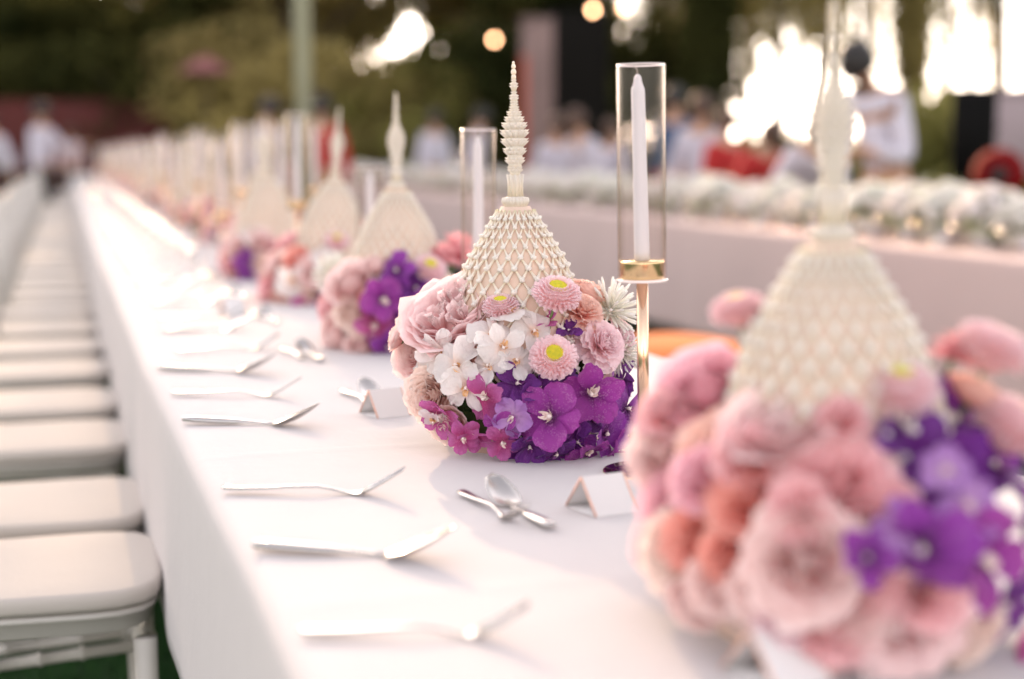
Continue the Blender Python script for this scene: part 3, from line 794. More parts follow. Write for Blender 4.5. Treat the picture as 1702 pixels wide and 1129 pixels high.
def centrepiece(c, label, flowers=None, fill='mix', full=True, tilt=(0, 0), nfill=34, seed=0, holes=None):
    r = random.Random(seed*13+5)
    e = empty('flower_centrepiece', (c.x, c.y, TZ+.001), 0, label=label, cat='flower arrangement', group='jasmine cone and flower centrepieces down the long table')
    Q = Matrix.Translation((0, 0, .03)) @ Matrix.Rotation(R(tilt[0]), 4, 'Y') @ Matrix.Rotation(R(tilt[1]), 4, 'X') @ Matrix.Translation((0, 0, -.03))
    for nm, me, z in cone_parts: 
        o = link(nm, me, None, e, Q @ Tm(0, 0, z))
        if nm == 'flower_net': o['kind'] = 'stuff'
    o = link('foliage', MOUNDM, None, e); o['kind'] = 'stuff'
    placed = []
    tocam = (CAMP-Vector((c.x, c.y, TZ+.1))).normalized()
    for fl in (flowers or []):
        kind, colr, px, py, dpx = fl[:5]; fc = fl[5] if len(fl) > 5 else .35; up = fl[6] if len(fl) > 6 else 0.; out = fl[7] if len(fl) > 7 else 0.
        p, n = on_dome(c, px, py, out)
        dist = (Vector((c.x+p.x, c.y+p.y, TZ+p.z))-CAMP).length
        size = dpx*dist/2410.
        nn = (n*(1-fc)+tocam*fc+Vector((0, 0, up))).normalized()
        flower(e, kind, colr, p, nn, size, None, full, seed=r.randrange(6)); placed.append((p, size))
    # the rest of the dome (mostly the far side)
    pal_p = [('rose', 'blush'), ('rose', 'pink'), ('garden', 'rosepink'), ('rose', 'coral'), ('orchid', 'white'), ('carnation', 'asterpink'), ('rose', 'cream'), ('bud', 'peach'), ('aster', 'asterpink'), ('spider', 'ivory')]
    pal_v = [('vanda', 'vanda'), ('vanda', 'deep'), ('vanda', 'magenta'), ('vanda', 'vanda'), ('vanda', 'lilac')]
    cnt = 0
    for i in range(nfill*3):
        th = i*2.39996+seed; zz = 1-1.12*((i % nfill)+.5)/nfill; q = math.sqrt(max(0, 1-zz*zz))
        n = Vector((q*math.cos(th), q*math.sin(th), zz)); p = Vector((n.x*ER, n.y*ER, n.z*EZ+EC))
        if math.hypot(p.x, p.y) < cone_r(p.z)+.012 or p.z < .012: continue
        sz = r.uniform(.062, .098)
        if flowers:
            facing = n.dot(tocam)
            if facing > .25: continue
        if any((p-a).length < (sz+s)*.36 for a, s in placed): continue
        if fill == 'mix': pal = pal_v if (math.cos(th-R(-60)) > .35 and p.z < .15) else pal_p
        else: pal = pal_p
        kk, cc = r.choice(pal)
        if kk == 'aster': p = p+n*.012
        flower(e, kk, cc, p, (n+Vector((0, 0, .25))).normalized(), sz, None, full and not flowers, seed=r.randrange(6)); placed.append((p, sz)); cnt += 1
        if cnt > nfill: break
    return e

# A: the centrepiece in focus
A_FL = [
 ('orchid', 'white', 760, 610, 84, .6, 0, .02), ('orchid', 'white', 835, 580, 80, .6, 0, .018), ('carnation', 'asterpink', 1028, 560, 80, .3, .1, .0),
 ('garden', 'rosepink', 748, 522, 176, .45, .35, .015), ('rose', 'blush', 697, 528, 96, .55, .2), ('rose', 'blush', 692, 592, 96, .6, 0), ('rose', 'cream', 716, 660, 100, .6, -.1),
 ('rose', 'coral', 778, 478, 62, .1, .5), ('aster', 'asterpink', 832, 508, 78, .1, .9, .015), ('rose', 'rosepink', 800, 545, 80, .3, 0, -.02),
 ('rose', 'peach', 790, 600, 80, .4, 0, -.02),
 ('orchid', 'white', 738, 588, 78, .6, 0, .012), ('orchid', 'white', 818, 560, 88, .5, .1, .015), ('orchid', 'white', 848, 522, 70, .3, .3, .012), ('orchid', 'white', 886, 552, 72, .4, .2, .005),
 ('orchid', 'white', 775, 645, 84, .6, 0, .012), ('orchid', 'white', 858, 602, 70, .5, 0, .005), ('orchid', 'white', 700, 620, 60, .3, 0, .01), ('orchid', 'white', 812, 610, 64, .6, 0, .012),
 ('aster', 'asterpink', 926, 487, 104, .3, .8, .045), ('aster', 'asterpink', 920, 594, 102, .55, .45, .022),
 ('carnation', 'asterpink', 1000, 575, 100, .35, .0, .008), ('carnation', 'peach', 968, 519, 86, .3, .35, .012), ('rose', 'peach', 978, 486, 74, .2, .3, .02),
 ('spider', 'ivory', 1012, 520, 118, .2, .2, .008), ('spider', 'ivory', 1030, 588, 88, .2, -.2), ('rose', 'blush', 1000, 620, 60, .2, 0, -.02),
 ('vanda', 'magenta', 735, 690, 88, .5, -.1, .005), ('vanda', 'magenta', 806, 662, 96, .6, 0, .006), ('vanda', 'magenta', 792, 722, 70, .4, -.4), ('vanda', 'magenta', 690, 655, 34, .2, 0, .01),
 ('vanda', 'vanda', 916, 695, 128, .75, -.05, .020), ('vanda', 'vanda', 982, 655, 122, .6, .1, .012), ('vanda', 'deep', 858, 640, 92, .6, 0), ('vanda', 'lilac', 853, 694, 76, .5, -.1, .014),
 ('vanda', 'vanda', 1003, 722, 100, .3, -.3, .012), ('vanda', 'vanda', 1040, 680, 90, .2, -.1, .008), ('vanda', 'deep', 1035, 632, 78, .2, 0), ('vanda', 'vanda', 832, 712, 72, .4, -.3, .01),
 ('vanda', 'vanda', 956, 735, 80, .3, -.5, .004), ('vanda', 'deep', 895, 650, 80, .5, 0), ('vanda', 'deep', 935, 640, 80, .5, 0, -.02), ('vanda', 'magenta', 905, 538, 60, .2, .3), ('vanda', 'deep', 945, 552, 50, .3, 0),
 ('vanda', 'deep', 870, 735, 80, .2, -.5, -.01), ('vanda', 'deep', 985, 700, 80, .5, 0, -.02), ('rose', 'blush', 660, 560, 60, 0, 0), ('vanda', 'deep', 1000, 750, 70, .2, -.5, -.01), ('rose', 'cream', 745, 708, 84, .4, -.3, -.005),
 ('vanda', 'vanda', 975, 752, 84, .35, -.35, .022), ('vanda', 'deep', 925, 752, 80, .35, -.4, .015), ('vanda', 'violet2', 1020, 748, 80, .3, -.4, .02), ('vanda', 'deep', 880, 742, 76, .35, -.4, .012), ('vanda', 'magenta', 835, 735, 70, .35, -.4, .012),
 ('vanda', 'deep', 1045, 725, 76, .2, -.3, .012), ('vanda', 'magenta', 770, 728, 64, .4, -.3, .01), ('orchid', 'white', 722, 700, 56, .4, -.2, .01), ('vanda', 'deep', 950, 715, 70, .5, 0, .0), ('vanda', 'deep', 870, 700, 76, .5, 0, -.005),
]
cA = at(862, 732); cA.z = 0
centrepiece(cA, 'sharp jasmine cone centrepiece over pink asters, white orchids and violet orchids in focus', A_FL, tilt=(-.9, 0), seed=1)
E_FL = [
 ('rose', 'pink', 1330, 850, 120, .6, .1, .012), ('rose', 'blush', 1270, 985, 130, .6, -.2, .0), ('rose', 'pink', 1545, 990, 130, .6, 0, .01), ('rose', 'mauve', 1165, 800, 120, .6, 0, .012), ('carnation', 'pink', 1400, 700, 110, .5, .4, .01),
 ('aster', 'asterpink', 1226, 512, 120, .3, .9, .0), ('rose', 'pink', 1240, 760, 130, .6, .1, .01), ('rose', 'coral', 1150, 900, 120, .6, 0, .0), ('rose', 'pink', 1440, 980, 140, .5, -.1, .0),
 ('garden', 'rosepink', 1290, 700, 190, .35, .5, .01), ('rose', 'coral', 1242, 828, 150, .4, .1), ('rose', 'coral', 1208, 935, 132, .4, -.1), ('garden', 'blush', 1335, 940, 200, .7, 0, .01),
 ('rose', 'pink', 1392, 795, 180, .5, .3), ('rose', 'pink', 1462, 858, 170, .5, .3), ('rose', 'peach', 1190, 750, 150, .6, .2), ('rose', 'mauve', 1115, 840, 150, .6, 0), ('rose', 'mauve', 1168, 640, 170, .7, .3, .01),
 ('rose', 'blush', 1095, 750, 140, .6, 0), ('carnation', 'pink', 1108, 690, 130, .6, .2), ('rose', 'cream', 1125, 925, 150, .6, -.2), ('rose', 'blush', 1190, 985, 130, .5, -.3), ('ginger', 'ginger', 1275, 635, 120, .1, .4),
 ('aster', 'asterpink', 1488, 640, 175, .3, 1.0, .02), ('aster', 'asterpink', 1655, 575, 160, 0, .6, .02), ('aster', 'asterpink', 1690, 705, 180, .1, .6, .02), ('ginger', 'ginger', 1585, 590, 120, .1, .6),
 ('rose', 'peach', 1625, 655, 110, .1, .4), ('vanda', 'deep', 1505, 720, 170, .3, .3), ('vanda', 'deep', 1580, 705, 180, .3, .3), ('vanda', 'deep', 1560, 770, 190, .4, .2), ('vanda', 'deep', 1640, 780, 180, .3, .1),
 ('vanda', 'lilac', 1570, 785, 90, .5, .2, .02), ('vanda', 'lilac', 1605, 850, 130, .5, .1, .015), ('vanda', 'vanda', 1535, 912, 190, .5, 0, .02), ('vanda', 'vanda', 1440, 930, 110, .5, 0, .02), ('vanda', 'lilac', 1500, 880, 110, .5, .0, .02),
 ('vanda', 'vanda', 1625, 930, 190, .3, -.1, .01), ('vanda', 'deep', 1660, 1000, 170, .3, -.1), ('garden', 'rosepink', 1500, 1035, 200, .5, -.2, .0), ('rose', 'blush', 1150, 1010, 120, .4, -.4, .0), ('carnation', 'asterpink', 1300, 1040, 120, .5, -.3, .0), ('rose', 'pink', 1385, 1060, 130, .5, -.3, .0), ('rose', 'blush', 1410, 1020, 150, .5, -.2), ('rose', 'cream', 1610, 1050, 150, .3, -.3),
 ('vanda', 'magenta', 1690, 1080, 150, .2, -.2, .01), ('rose', 'coral', 1370, 875, 110, .5, 0, -.02), ('rose', 'cream', 1250, 1010, 150, .2, -.4, -.02), ('vanda', 'deep', 1580, 980, 150, .4, 0, -.02), ('rose', 'pink', 1160, 870, 120, .2, 0, -.02),
 ('rose', 'pink', 1300, 780, 130, .5, 0, -.02), ('vanda', 'vanda', 1700, 880, 150, .1, 0),
]
cE = at(1380, 1037); cE.z = 0
centrepiece(cE, 'large blurred jasmine cone centrepiece nearest the camera, coral and blush roses', E_FL, tilt=(-1.6, 0), seed=2)
# side aster on its own stem, left of the near cone
B_FL = [
 ('spider', 'ivory', 556, 458, 84, .2, .1), ('rose', 'blush', 578, 470, 92, .3, .3, .01), ('rose', 'blush', 556, 560, 80, .2, 0), ('rose', 'pink', 545, 510, 76, .2, 0), ('rose', 'blush', 600, 582, 70, .3, -.2), ('rose', 'cream', 600, 530, 70, .4, 0),
 ('rose', 'coral', 612, 500, 44, .4, 0), ('vanda', 'vanda', 636, 500, 84, .5, .1, .01), ('vanda', 'vanda', 660, 452, 78, .3, .3, .01), ('vanda', 'magenta', 625, 540, 76, .5, 0), ('vanda', 'vanda', 645, 575, 74, .4, -.2), ('vanda', 'deep', 690, 480, 80, .3, .1),
 ('vanda', 'deep', 680, 535, 80, .4, 0), ('vanda', 'vanda', 718, 495, 74, .1, 0), ('vanda', 'deep', 700, 570, 70, .3, -.2), ('vanda', 'deep', 745, 530, 70, .1, 0), ('aster', 'asterpink', 680, 380, 72, .3, .8, .02), ('aster', 'asterpink', 714, 446, 74, .3, .6, .015),
 ('ginger', 'ginger', 758, 424, 118, .2, .9, .012), ('ginger', 'ginger', 735, 430, 80, .2, .9, .012), ('rose', 'cream', 575, 520, 60, .4, 0, .01), ('rose', 'blush', 625, 440, 56, .1, .5),
]
cB = at(662, 574); cB.z = 0
centrepiece(cB, 'blurred jasmine cone centrepiece just behind the sharp one, blush roses left and violet orchids', B_FL, seed=3)
C_FL = [
 ('rose', 'blush', 452, 440, 56, .2, .2), ('rose', 'pink', 440, 482, 54, .1, 0), ('orchid', 'white', 486, 470, 60, .4, 0, .01), ('rose', 'coral', 492, 430, 50, .3, .3), ('rose', 'peach', 470, 500, 50, .4, 0), ('vanda', 'magenta', 505, 508, 46, .5, -.2, .01),
 ('rose', 'blush', 520, 450, 60, .3, .2), ('rose', 'cream', 520, 490, 50, .3, 0), ('rose', 'mauve', 592, 372, 46, .1, .5, .01), ('aster', 'asterpink', 560, 400, 50, .2, .6, .01), ('rose', 'pink', 480, 400, 50, .1, .5), ('vanda', 'deep', 550, 500, 60, .3, 0),
 ('rose', 'blush', 430, 510, 44, .1, -.2), ('orchid', 'white', 540, 430, 50, .3, .2, .01), ('rose', 'peach', 500, 460, 40, .4, 0, -.01), ('rose', 'pink', 455, 470, 44, .3, 0),
]
cC = at(548, 500); cC.z = 0
centrepiece(cC, 'blurred jasmine cone centrepiece, third of the row, with coral and white blooms', C_FL, tilt=(4, 0), seed=4)
D_FL = [
 ('rose', 'blush', 390, 410, 46, .1, .2), ('vanda', 'vanda', 408, 436, 46, .5, 0, .012), ('rose', 'pink', 380, 445, 42, .1, 0), ('vanda', 'vanda', 412, 462, 36, .5, -.2, .01), ('rose', 'blush', 430, 400, 46, .2, .4), ('rose', 'cream', 440, 440, 44, .3, 0),
 ('rose', 'pink', 460, 415, 44, .2, .2), ('rose', 'blush', 395, 470, 36, .3, -.2), ('orchid', 'white', 420, 390, 40, .2, .4), ('rose', 'coral', 470, 450, 40, .2, 0),
]
cD = at(447, 461); cD.z = 0
centrepiece(cD, 'blurred jasmine cone centrepiece, fourth of the row, with a violet orchid patch on its left', D_FL, full=False, seed=5)
y = cD.y+.80; i = 6
while y < 26:
    c = Vector((edgeX(y)+.56+random.uniform(-.02, .02), y, 0))
    centrepiece(c, 'blurred jasmine cone centrepiece, '+nth(i-1)+' of the row counted from the camera', None, 'mix' if i % 2 else 'pink', False, nfill=26 if y < 12 else 18, seed=i, tilt=(random.uniform(-3, 3), random.uniform(-2, 2)))
    y += .82; i += 1

# ---------------------------------------------------------------- candle holders
def holder_meshes(H):
    """H: total height; glass is 0.247 tall above the cup"""
    ps = []; gh = .247; z0 = H-gh           # z0 = cup bottom flange
    b = MB(); b.lathe([(.0475, 0), (.0485, .0012), (.0485, .0030), (.0475, .0042)], 40, 0); ps.append(('foot', b, GOLD))
    b = MB(); b.lathe([(.046, .0043), (.030, .0048), (.008, .0052)], 40, 0, cap=True); ps.append(('foot_plate', b, DARKM))
    b = MB(); b.lathe([(.0100, .0054), (.0100, .030), (.0078, .036)], 20, 0); ps.append(('sleeve', b, BRASS))
    b = MB(); b.lathe([(.0068, .034), (.0068, z0)], 16, 0); ps.append(('stem', b, GOLD))
    b = MB(); b.lathe([(.0300, z0), (.0300, z0+.0025), (.008, z0+.003)], 36, 0); ps.append(('flange', b, GLASSRIM))
    b = MB(); b.lathe([(.0245, z0+.003), (.0255, z0+.004), (.0255, z0+.021), (.0262, z0+.0235), (.010, z0+.024)], 36, 0); ps.append(('cup', b, BRASS))
    b = MB(); b.lathe([(.0283, z0+.003), (.0283, H)], 40, 0, cap=False); b.lathe([(.0268, z0+.003), (.0268, H)], 40, 0, cap=False); ps.append(('glass_tube', b, GLASS))
    b = MB(); b.lathe([(.0268, H-.0012), (.0276, H+.0006), (.0283, H-.0012)], 40, 0, cap=False); ps.append(('glass_rim', b, GLASSRIM))
    return [(n, m.mesh(n, [mt])) for n, m, mt in ps], z0
def candle_meshes():
    L = .212; b = MB()
    n = 16; prof = [(.0088, 0), (.0090, .01), (.0082, .10), (.0078, L-.020), (.0074, L-.016), (.0058, L-.012), (.0046, L-.008), (.0042, L-.004), (.0026, L-.001), (.0012, L)]
    b.lathe(prof, n, 0); w = MB(); w.tube([(0, 0, L-.001), (-.0008, 0, L+.006), (-.0045, .001, L+.0085)], .0011, 5)
    return [('wax', b.mesh('wax', [WAX])), ('wick', w.mesh('wick', [WICK]))]
HM = {h: holder_meshes(h) for h in (.474, .412, .345)}; CM = candle_meshes()
def candle(p, h, lab, tilt=0., lean=0.):
    ms, z0 = HM[h]
    e = empty('candle_holder', (p.x, p.y, TZ+.0012), random.uniform(0, 6), label='rose-gold candle holder with tall clear glass tube '+lab, cat='candle holder', group='glass tube candle holders down the table')
    for n_, me in ms: link(n_, me, None, e)
    if lean: e.rotation_euler = (0, R(lean), 0)
    c = empty('candle', (p.x+(z0+.0242)*math.sin(R(lean)), p.y, TZ+.0012+z0+.0242), random.uniform(0, 6), label='unlit white taper candle inside the glass tube '+lab, cat='candle', group='white taper candles in glass tubes')
    if tilt: c.rotation_euler = (0, R(tilt), 0)
    for n_, me in CM: link(n_, me, None, c)
candle(at(1070, 787), .474, 'right of the sharp centrepiece', tilt=-2.2, lean=-1.2)
candle(at(796, 636), .412, 'just behind the sharp centrepiece')
candle(at(618, 545), .345, 'behind the second centrepiece, hiding behind its flowers')
candle(at(498, 497), .474, 'left of the third centrepiece spire')
candle(at(372, 455), .412, 'beyond the third centrepiece, half hidden by blooms')
candle(at(404, 440), .474, 'beyond the fourth centrepiece spire')
y = cD.y+.45; i = 0
while y < 25:
    x = edgeX(y)+.60+random.uniform(-.05, .05)
    candle(Vector((x, y, 0)), (.474, .412, .345)[i % 3], 'beside the '+nth(4+i//2)+' centrepiece'+(' on its near side' if i % 2 == 0 else ' on its far side'))
    if i % 2: candle(Vector((x-.16, y+.1, 0)), (.412, .474)[i//2 % 2], 'innermost beside the '+nth(4+i//2)+' centrepiece')
    if i % 3 == 0: candle(Vector((x+.14, y+.17, 0)), .474, 'outermost near the '+nth(4+i//2)+' centrepiece')
    y += .41; i += 1

# ================================================================ the second table's flowers and glassware
LEAFT = leaf_mat('table_greens', (.36, .46, .20), (.64, .72, .40), .5, 30)
VASE = M_('frosted_bowl', (.75, .76, .72), .3)
def low_arr_meshes(seed):
    r = random.Random(seed); g = MB(); fl = MB()
    for i in range(170):
        a = r.uniform(0, 6.28); e = r.uniform(10, 88)
        v, f, T = petal(r.uniform(.08, .18), .028, 4, 3, None, R(e), R(r.uniform(-60, -5)), .2); g.add(v, f, 0, T, Rz(a) @ Tm(.01, 0, .05))
    for i in range(26):
        a = i*2.4; q = .15*math.sqrt((i+.5)/26); z = .19-.07*(q/.13)**2
        k = K['rose'][i % 2].joined if i % 3 else K['carnation'][0].joined
        n = len(k.vertices); co = np.zeros(n*3); k.vertices.foreach_get('co', co); co = co.reshape(-1, 3)*r.uniform(.06, .085)
        q_ = Vector((math.cos(a)*q*6, math.sin(a)*q*6, 1)).normalized().to_track_quat('Z', 'Y').to_matrix().to_4x4()
        fl.add(co, [tuple(p.vertices) for p in k.polygons], 0, np.full(n, .85), Tm(q*math.cos(a), q*math.sin(a), z) @ q_)
    b = MB(); b.lathe([(.05, 0), (.075, .03), (.08, .07), (.072, .072), (.06, .02)], 18, 0)
    return [('foliage', g.mesh('foliage', [LEAFT]), 'stuff'), ('blossom_cluster', fl.mesh('blossom_cluster', [PIG['white' if seed == 3 else 'ivory']]), None), ('bowl', b.mesh('bowl', [VASE]), None)]
LA = [low_arr_meshes(3), low_arr_meshes(8)]
GB = MB(); GB.lathe([(.030, .0), (.030, .002), (.004, .006), (.0035, .075), (.012, .085), (.032, .115), (.036, .145), (.033, .180)], 18, 0, cap=False)
WG = GB.mesh('wine_glass', [GLASS])
TB = MB(); TB.lathe([(.001, .002), (.030, .0), (.034, .10), (.031, .10), (.028, .008), (.001, .007)], 16, 0, cap=False); TG = TB.mesh('glass_tumbler', [GLASS])
VB = MB(); VB.lathe([(.028, 0), (.030, .06), (.030, .061), (.001, .061)], 12, 0); VG = VB.mesh('votive_candle', [WAX])
y = 3.9; i = 0
while y < 28:
    for xx, on in ((T2X+.34, i % 2 == 0), (T2X+.68, i % 2 == 1)):
        if i > 40 and not on: continue
        e = empty('low_bouquet', (xx, y+(0 if on else .1), TZ+.001), random.uniform(0, 6), label='low bowl of '+('white', 'ivory')[i % 2]+' blooms, '+nth(i)+' along the second table'+(', far row' if xx > T2X+.5 else ''), cat='flower arrangement', group='low white bouquets along the second table')
        for n_, me, kd in LA[i % 2]:
            o = link(n_, me, None, e)
            if kd: o['kind'] = kd
        s_ = random.uniform(.75, 1.15); e.scale = (s_, s_, s_*1.05)
    for xx in (T2X+.14, T2X+.20, T2X+.84):
        if y < 16 or xx < T2X+.15:
            g = link('wine_glass', WG, None, None, Tm(xx+random.uniform(-.02, .02), y+random.uniform(-.1, .1), TZ+.001)); tag(g, 'stemmed wine glass '+('at near edge', 'inside near edge', 'by far edge')[(T2X+.14, T2X+.20, T2X+.84).index(xx)]+' of second table, beside its '+nth(i)+' bouquet', 'wine glass', 'wine glasses on the second table')
    g = link('glass_tumbler', TG, None, None, Tm(T2X+.10+random.uniform(-.02, .02), y+.14, TZ+.001)); tag(g, 'clear glass tumbler catching the light beside the '+nth(i)+' bouquet of the second table', 'tumbler', 'tumblers on the second table')
    g = link('votive_candle', VG, None, None, Tm(T2X+.26, y+.2, TZ+.001)); tag(g, 'short white votive candle beside the '+nth(i)+' bouquet of the second table', 'candle', 'votive candles on the second table')
    if i % 3 == 1:  # every third step a dish is added for sparkle
        e = empty('glint_dish', (T2X+.12, y+.05, TZ+.001), 0, label='small lidded silver dish added for sparkle on the second table beside its '+nth(i)+' bouquet', cat='dish', group='small lidded silver dishes added for sparkle on the second table')
        link('dish', SBM, None, e); link('domed_lid', SRM, None, e); link('knob', SKN, None, e)
    y += .27; i += 1

# orange pouf on the lawn between the tables
OR = M_('orange_fabric', (.80, .22, .05), .8, var=.06, bump=.3, bscale=80)
p = at(1118, 578, .46); t = empty('floor_cushion', (p.x, p.y, 0), label='round orange cushion seat on the lawn between the two tables', cat='cushion'); t.scale = (1.25, 1.25, 1.0)
b = MB(); b.lathe([(.20, .0), (.25, .03), (.275, .12), (.28, .25), (.27, .36), (.25, .41)], 28, 0); b.build('side_panel', OR, t)
b = MB(); b.lathe([(.25, .405), (.24, .44), (.19, .475), (.10, .495), (.01, .50)], 28, 0); b.build('top_panel', OR, t)
b = MB(); b.lathe([(.250, .400), (.262, .407), (.250, .415)], 28, 0); b.build('piping', OR, t)

# ================================================================ trees
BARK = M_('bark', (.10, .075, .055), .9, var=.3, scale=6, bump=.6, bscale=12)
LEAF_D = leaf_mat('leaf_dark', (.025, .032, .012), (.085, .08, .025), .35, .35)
LEAF_O = leaf_mat('leaf_olive_sun_tint', (.30, .24, .10), (.52, .43, .17), .5, .3)  # sunlight through the leaves is lightened into this colour
LEAF_G = leaf_mat('leaf_green_sun_tint', (.20, .19, .06), (.38, .35, .12), .5, .3)  # also brightened in pigment to stand for backlit leaves
def leaves(centers, n_each, spread, size, seed):
    g = np.random.default_rng(seed); C = np.repeat(np.asarray(centers), n_each, 0); N = len(C)
    d = g.normal(size=(N, 3)); d /= np.linalg.norm(d, axis=1)[:, None]
    P_ = C+d*(g.uniform(0, 1, N)**.4)[:, None]*spread*np.array([1, 1, .75])
    a = g.normal(size=(N, 3)); a /= np.linalg.norm(a, axis=1)[:, None]
    b_ = g.normal(size=(N, 3)); b_ -= a*(a*b_).sum(1)[:, None]; b_ /= np.linalg.norm(b_, axis=1)[:, None]
    s = size*g.uniform(.6, 1.3, N)[:, None]
    V = np.stack([P_-a*s, P_+b_*s*.45, P_+a*s, P_-b_*s*.45], 1).reshape(-1, 3)
    me = bpy.data.meshes.new('crown'); me.vertices.add(4*N); me.vertices.foreach_set('co', V.ravel())
    me.loops.add(4*N); me.loops.foreach_set('vertex_index', np.arange(4*N)); me.polygons.add(N)
    me.polygons.foreach_set('loop_start', np.arange(0, 4*N, 4)); me.update(calc_edges=True); me.validate(); 
    me.materials.append(LEAF_D); return me
def crown_proto(seed, n=46, n_each=230, rad=(3.0, 3.0, 3.6), cz=6.6, spread=.95, size=.17):
    r = random.Random(seed); cs = []
    while len(cs) < n:
        v = Vector((r.uniform(-1, 1), r.uniform(-1, 1), r.uniform(-1, 1)))
        if .35 < v.length < 1: cs.append((v.x*rad[0], v.y*rad[1], cz+v.z*rad[2]))
    return leaves(cs, n_each, spread, size, seed), cs
def trunk_mesh(cs, seed, h=5.5, r0=.22):
    r = random.Random(seed); b = MB()
    top = Vector((r.uniform(-.4, .4), r.uniform(-.4, .4), h))
    b.tube([(0, 0, -.05), (r.uniform(-.1, .1), 0, 1.2), (top.x*.5, top.y*.5, h*.55), top], [r0*1.3, r0, r0*.75, r0*.35], 9)
    for c in r.sample(cs, 9):
        z0 = r.uniform(.35, .9)*h; p0 = Vector((top.x*z0/h, top.y*z0/h, z0)); c = Vector(c)
        b.tube([p0, p0.lerp(c, .5)+Vector((0, 0, .3)), c], [r0*.4, r0*.25, .02], 6)
    return b.mesh('trunk', [BARK])
random.seed(101)
PR = []
for sd in range(4):
    me, cs = crown_proto(sd+20); PR.append((me, trunk_mesh(cs, sd)))
bush, bcs = crown_proto(40, 24, 200, (1.6, 1.6, 1.2), 1.25, .6, .10)
BUSHM = (bush, trunk_mesh(bcs, 9, 1.2, .05))
def tree(p, s, pr, mat, label, group, cat='tree', name='leafy_tree', sz=None):
    t = empty(name, (p.x, p.y, 0), random.uniform(0, 6.28), label=label, cat=cat, group=group); t.scale = (s, s, sz or s)
    c = link('crown', pr[0], [mat], t); c['kind'] = 'stuff'
    link('trunk', pr[1], None, t); return t
GT = 'trees behind the lawn'
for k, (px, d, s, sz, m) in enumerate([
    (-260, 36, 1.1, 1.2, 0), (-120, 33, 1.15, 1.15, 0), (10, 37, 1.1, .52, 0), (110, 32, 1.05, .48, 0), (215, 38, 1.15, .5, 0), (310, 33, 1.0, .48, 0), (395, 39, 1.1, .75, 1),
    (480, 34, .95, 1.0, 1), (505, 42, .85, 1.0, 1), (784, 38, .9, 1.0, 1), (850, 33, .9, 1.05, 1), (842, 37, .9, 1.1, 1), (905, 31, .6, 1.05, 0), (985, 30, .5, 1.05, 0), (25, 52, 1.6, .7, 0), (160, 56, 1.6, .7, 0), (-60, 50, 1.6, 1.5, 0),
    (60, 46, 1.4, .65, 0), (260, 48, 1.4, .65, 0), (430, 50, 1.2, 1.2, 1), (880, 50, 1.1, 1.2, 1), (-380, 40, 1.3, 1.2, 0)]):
    tree(ground(px, d), s, PR[k % 4], (LEAF_D, LEAF_O)[m], ('dark dense' if m == 0 else 'olive sunlight-tinted')+' leafy tree, '+nth(k)+' of the belt, '+('left of the pale pole' if px < 490 else 'right of the pale pole'), GT+(' left' if px < 490 else ' right'), sz=sz)
GBU = 'bushes under the trees'
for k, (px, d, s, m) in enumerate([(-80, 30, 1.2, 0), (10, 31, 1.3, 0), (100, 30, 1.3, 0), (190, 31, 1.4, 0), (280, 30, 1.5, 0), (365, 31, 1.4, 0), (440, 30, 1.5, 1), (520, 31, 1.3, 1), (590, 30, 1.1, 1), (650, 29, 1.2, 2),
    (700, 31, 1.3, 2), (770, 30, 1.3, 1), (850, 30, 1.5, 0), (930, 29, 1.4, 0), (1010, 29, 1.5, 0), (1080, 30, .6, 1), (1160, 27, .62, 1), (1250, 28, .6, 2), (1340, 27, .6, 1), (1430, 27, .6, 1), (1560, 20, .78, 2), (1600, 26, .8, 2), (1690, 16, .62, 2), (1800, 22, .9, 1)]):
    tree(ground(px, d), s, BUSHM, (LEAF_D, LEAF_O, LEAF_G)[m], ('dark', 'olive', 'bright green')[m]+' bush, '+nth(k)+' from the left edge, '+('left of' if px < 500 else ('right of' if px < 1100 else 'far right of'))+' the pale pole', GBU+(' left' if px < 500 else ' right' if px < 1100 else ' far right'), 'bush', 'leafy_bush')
def weeping(p, seed, n, rad, ztop, zlo, zhi, label, mat):
    r = random.Random(seed); t = empty('weeping_tree', (p.x, p.y, 0), 0, label=label, cat='tree', group='weeping trees against the bright sky')
    b = MB(); b.tube([(0, 0, -.05), (.05, 0, 2), (-.05, .05, ztop*.7), (0, 0, ztop)], [.17, .13, .10, .05], 9); 
    cs = []
    for k in range(n):
        a = r.uniform(0, 6.28); q = rad*math.sqrt(r.random()); zl = r.uniform(zlo, zhi)
        if k % 6 == 0: b.tube([(0, 0, ztop*.75), (q*.5*math.cos(a), q*.5*math.sin(a), ztop), (q*math.cos(a), q*math.sin(a), ztop-.2)], [.05, .035, .012], 5)
        z = ztop-r.uniform(0, .4)
        while z > zl: cs.append((q*math.cos(a)+r.uniform(-.06, .06), q*math.sin(a)+r.uniform(-.06, .06), z)); z -= .16
    me = leaves(cs, 7, .13, .085, seed); c = link('crown', me, [mat], t); c['kind'] = 'stuff'
    b.build('trunk', BARK, t)
weeping(ground(1178, 22), 1, 70, .36, 7.0, 1.6, 3.0, 'dark weeping tree with long hanging strands right of the tall candle', LEAF_D)
weeping(ground(1290, 25), 2, 60, 1.0, 7.0, 2.7, 4.2, 'thin weeping tree with short strands left of the nearest spire', LEAF_O)
weeping(ground(1365, 28), 3, 26, .6, 7.5, 2.6, 4.0, 'sparse weeping tree behind the nearest spire', LEAF_O)
weeping(ground(1512, 26), 4, 60, .38, 7.2, 1.9, 3.4, 'brownish weeping tree right of the waiter', LEAF_O)
weeping(ground(1100, 30), 5, 20, .8, 7.5, 2.2, 4.0, 'weeping tree just right of the glass tube top', LEAF_O)
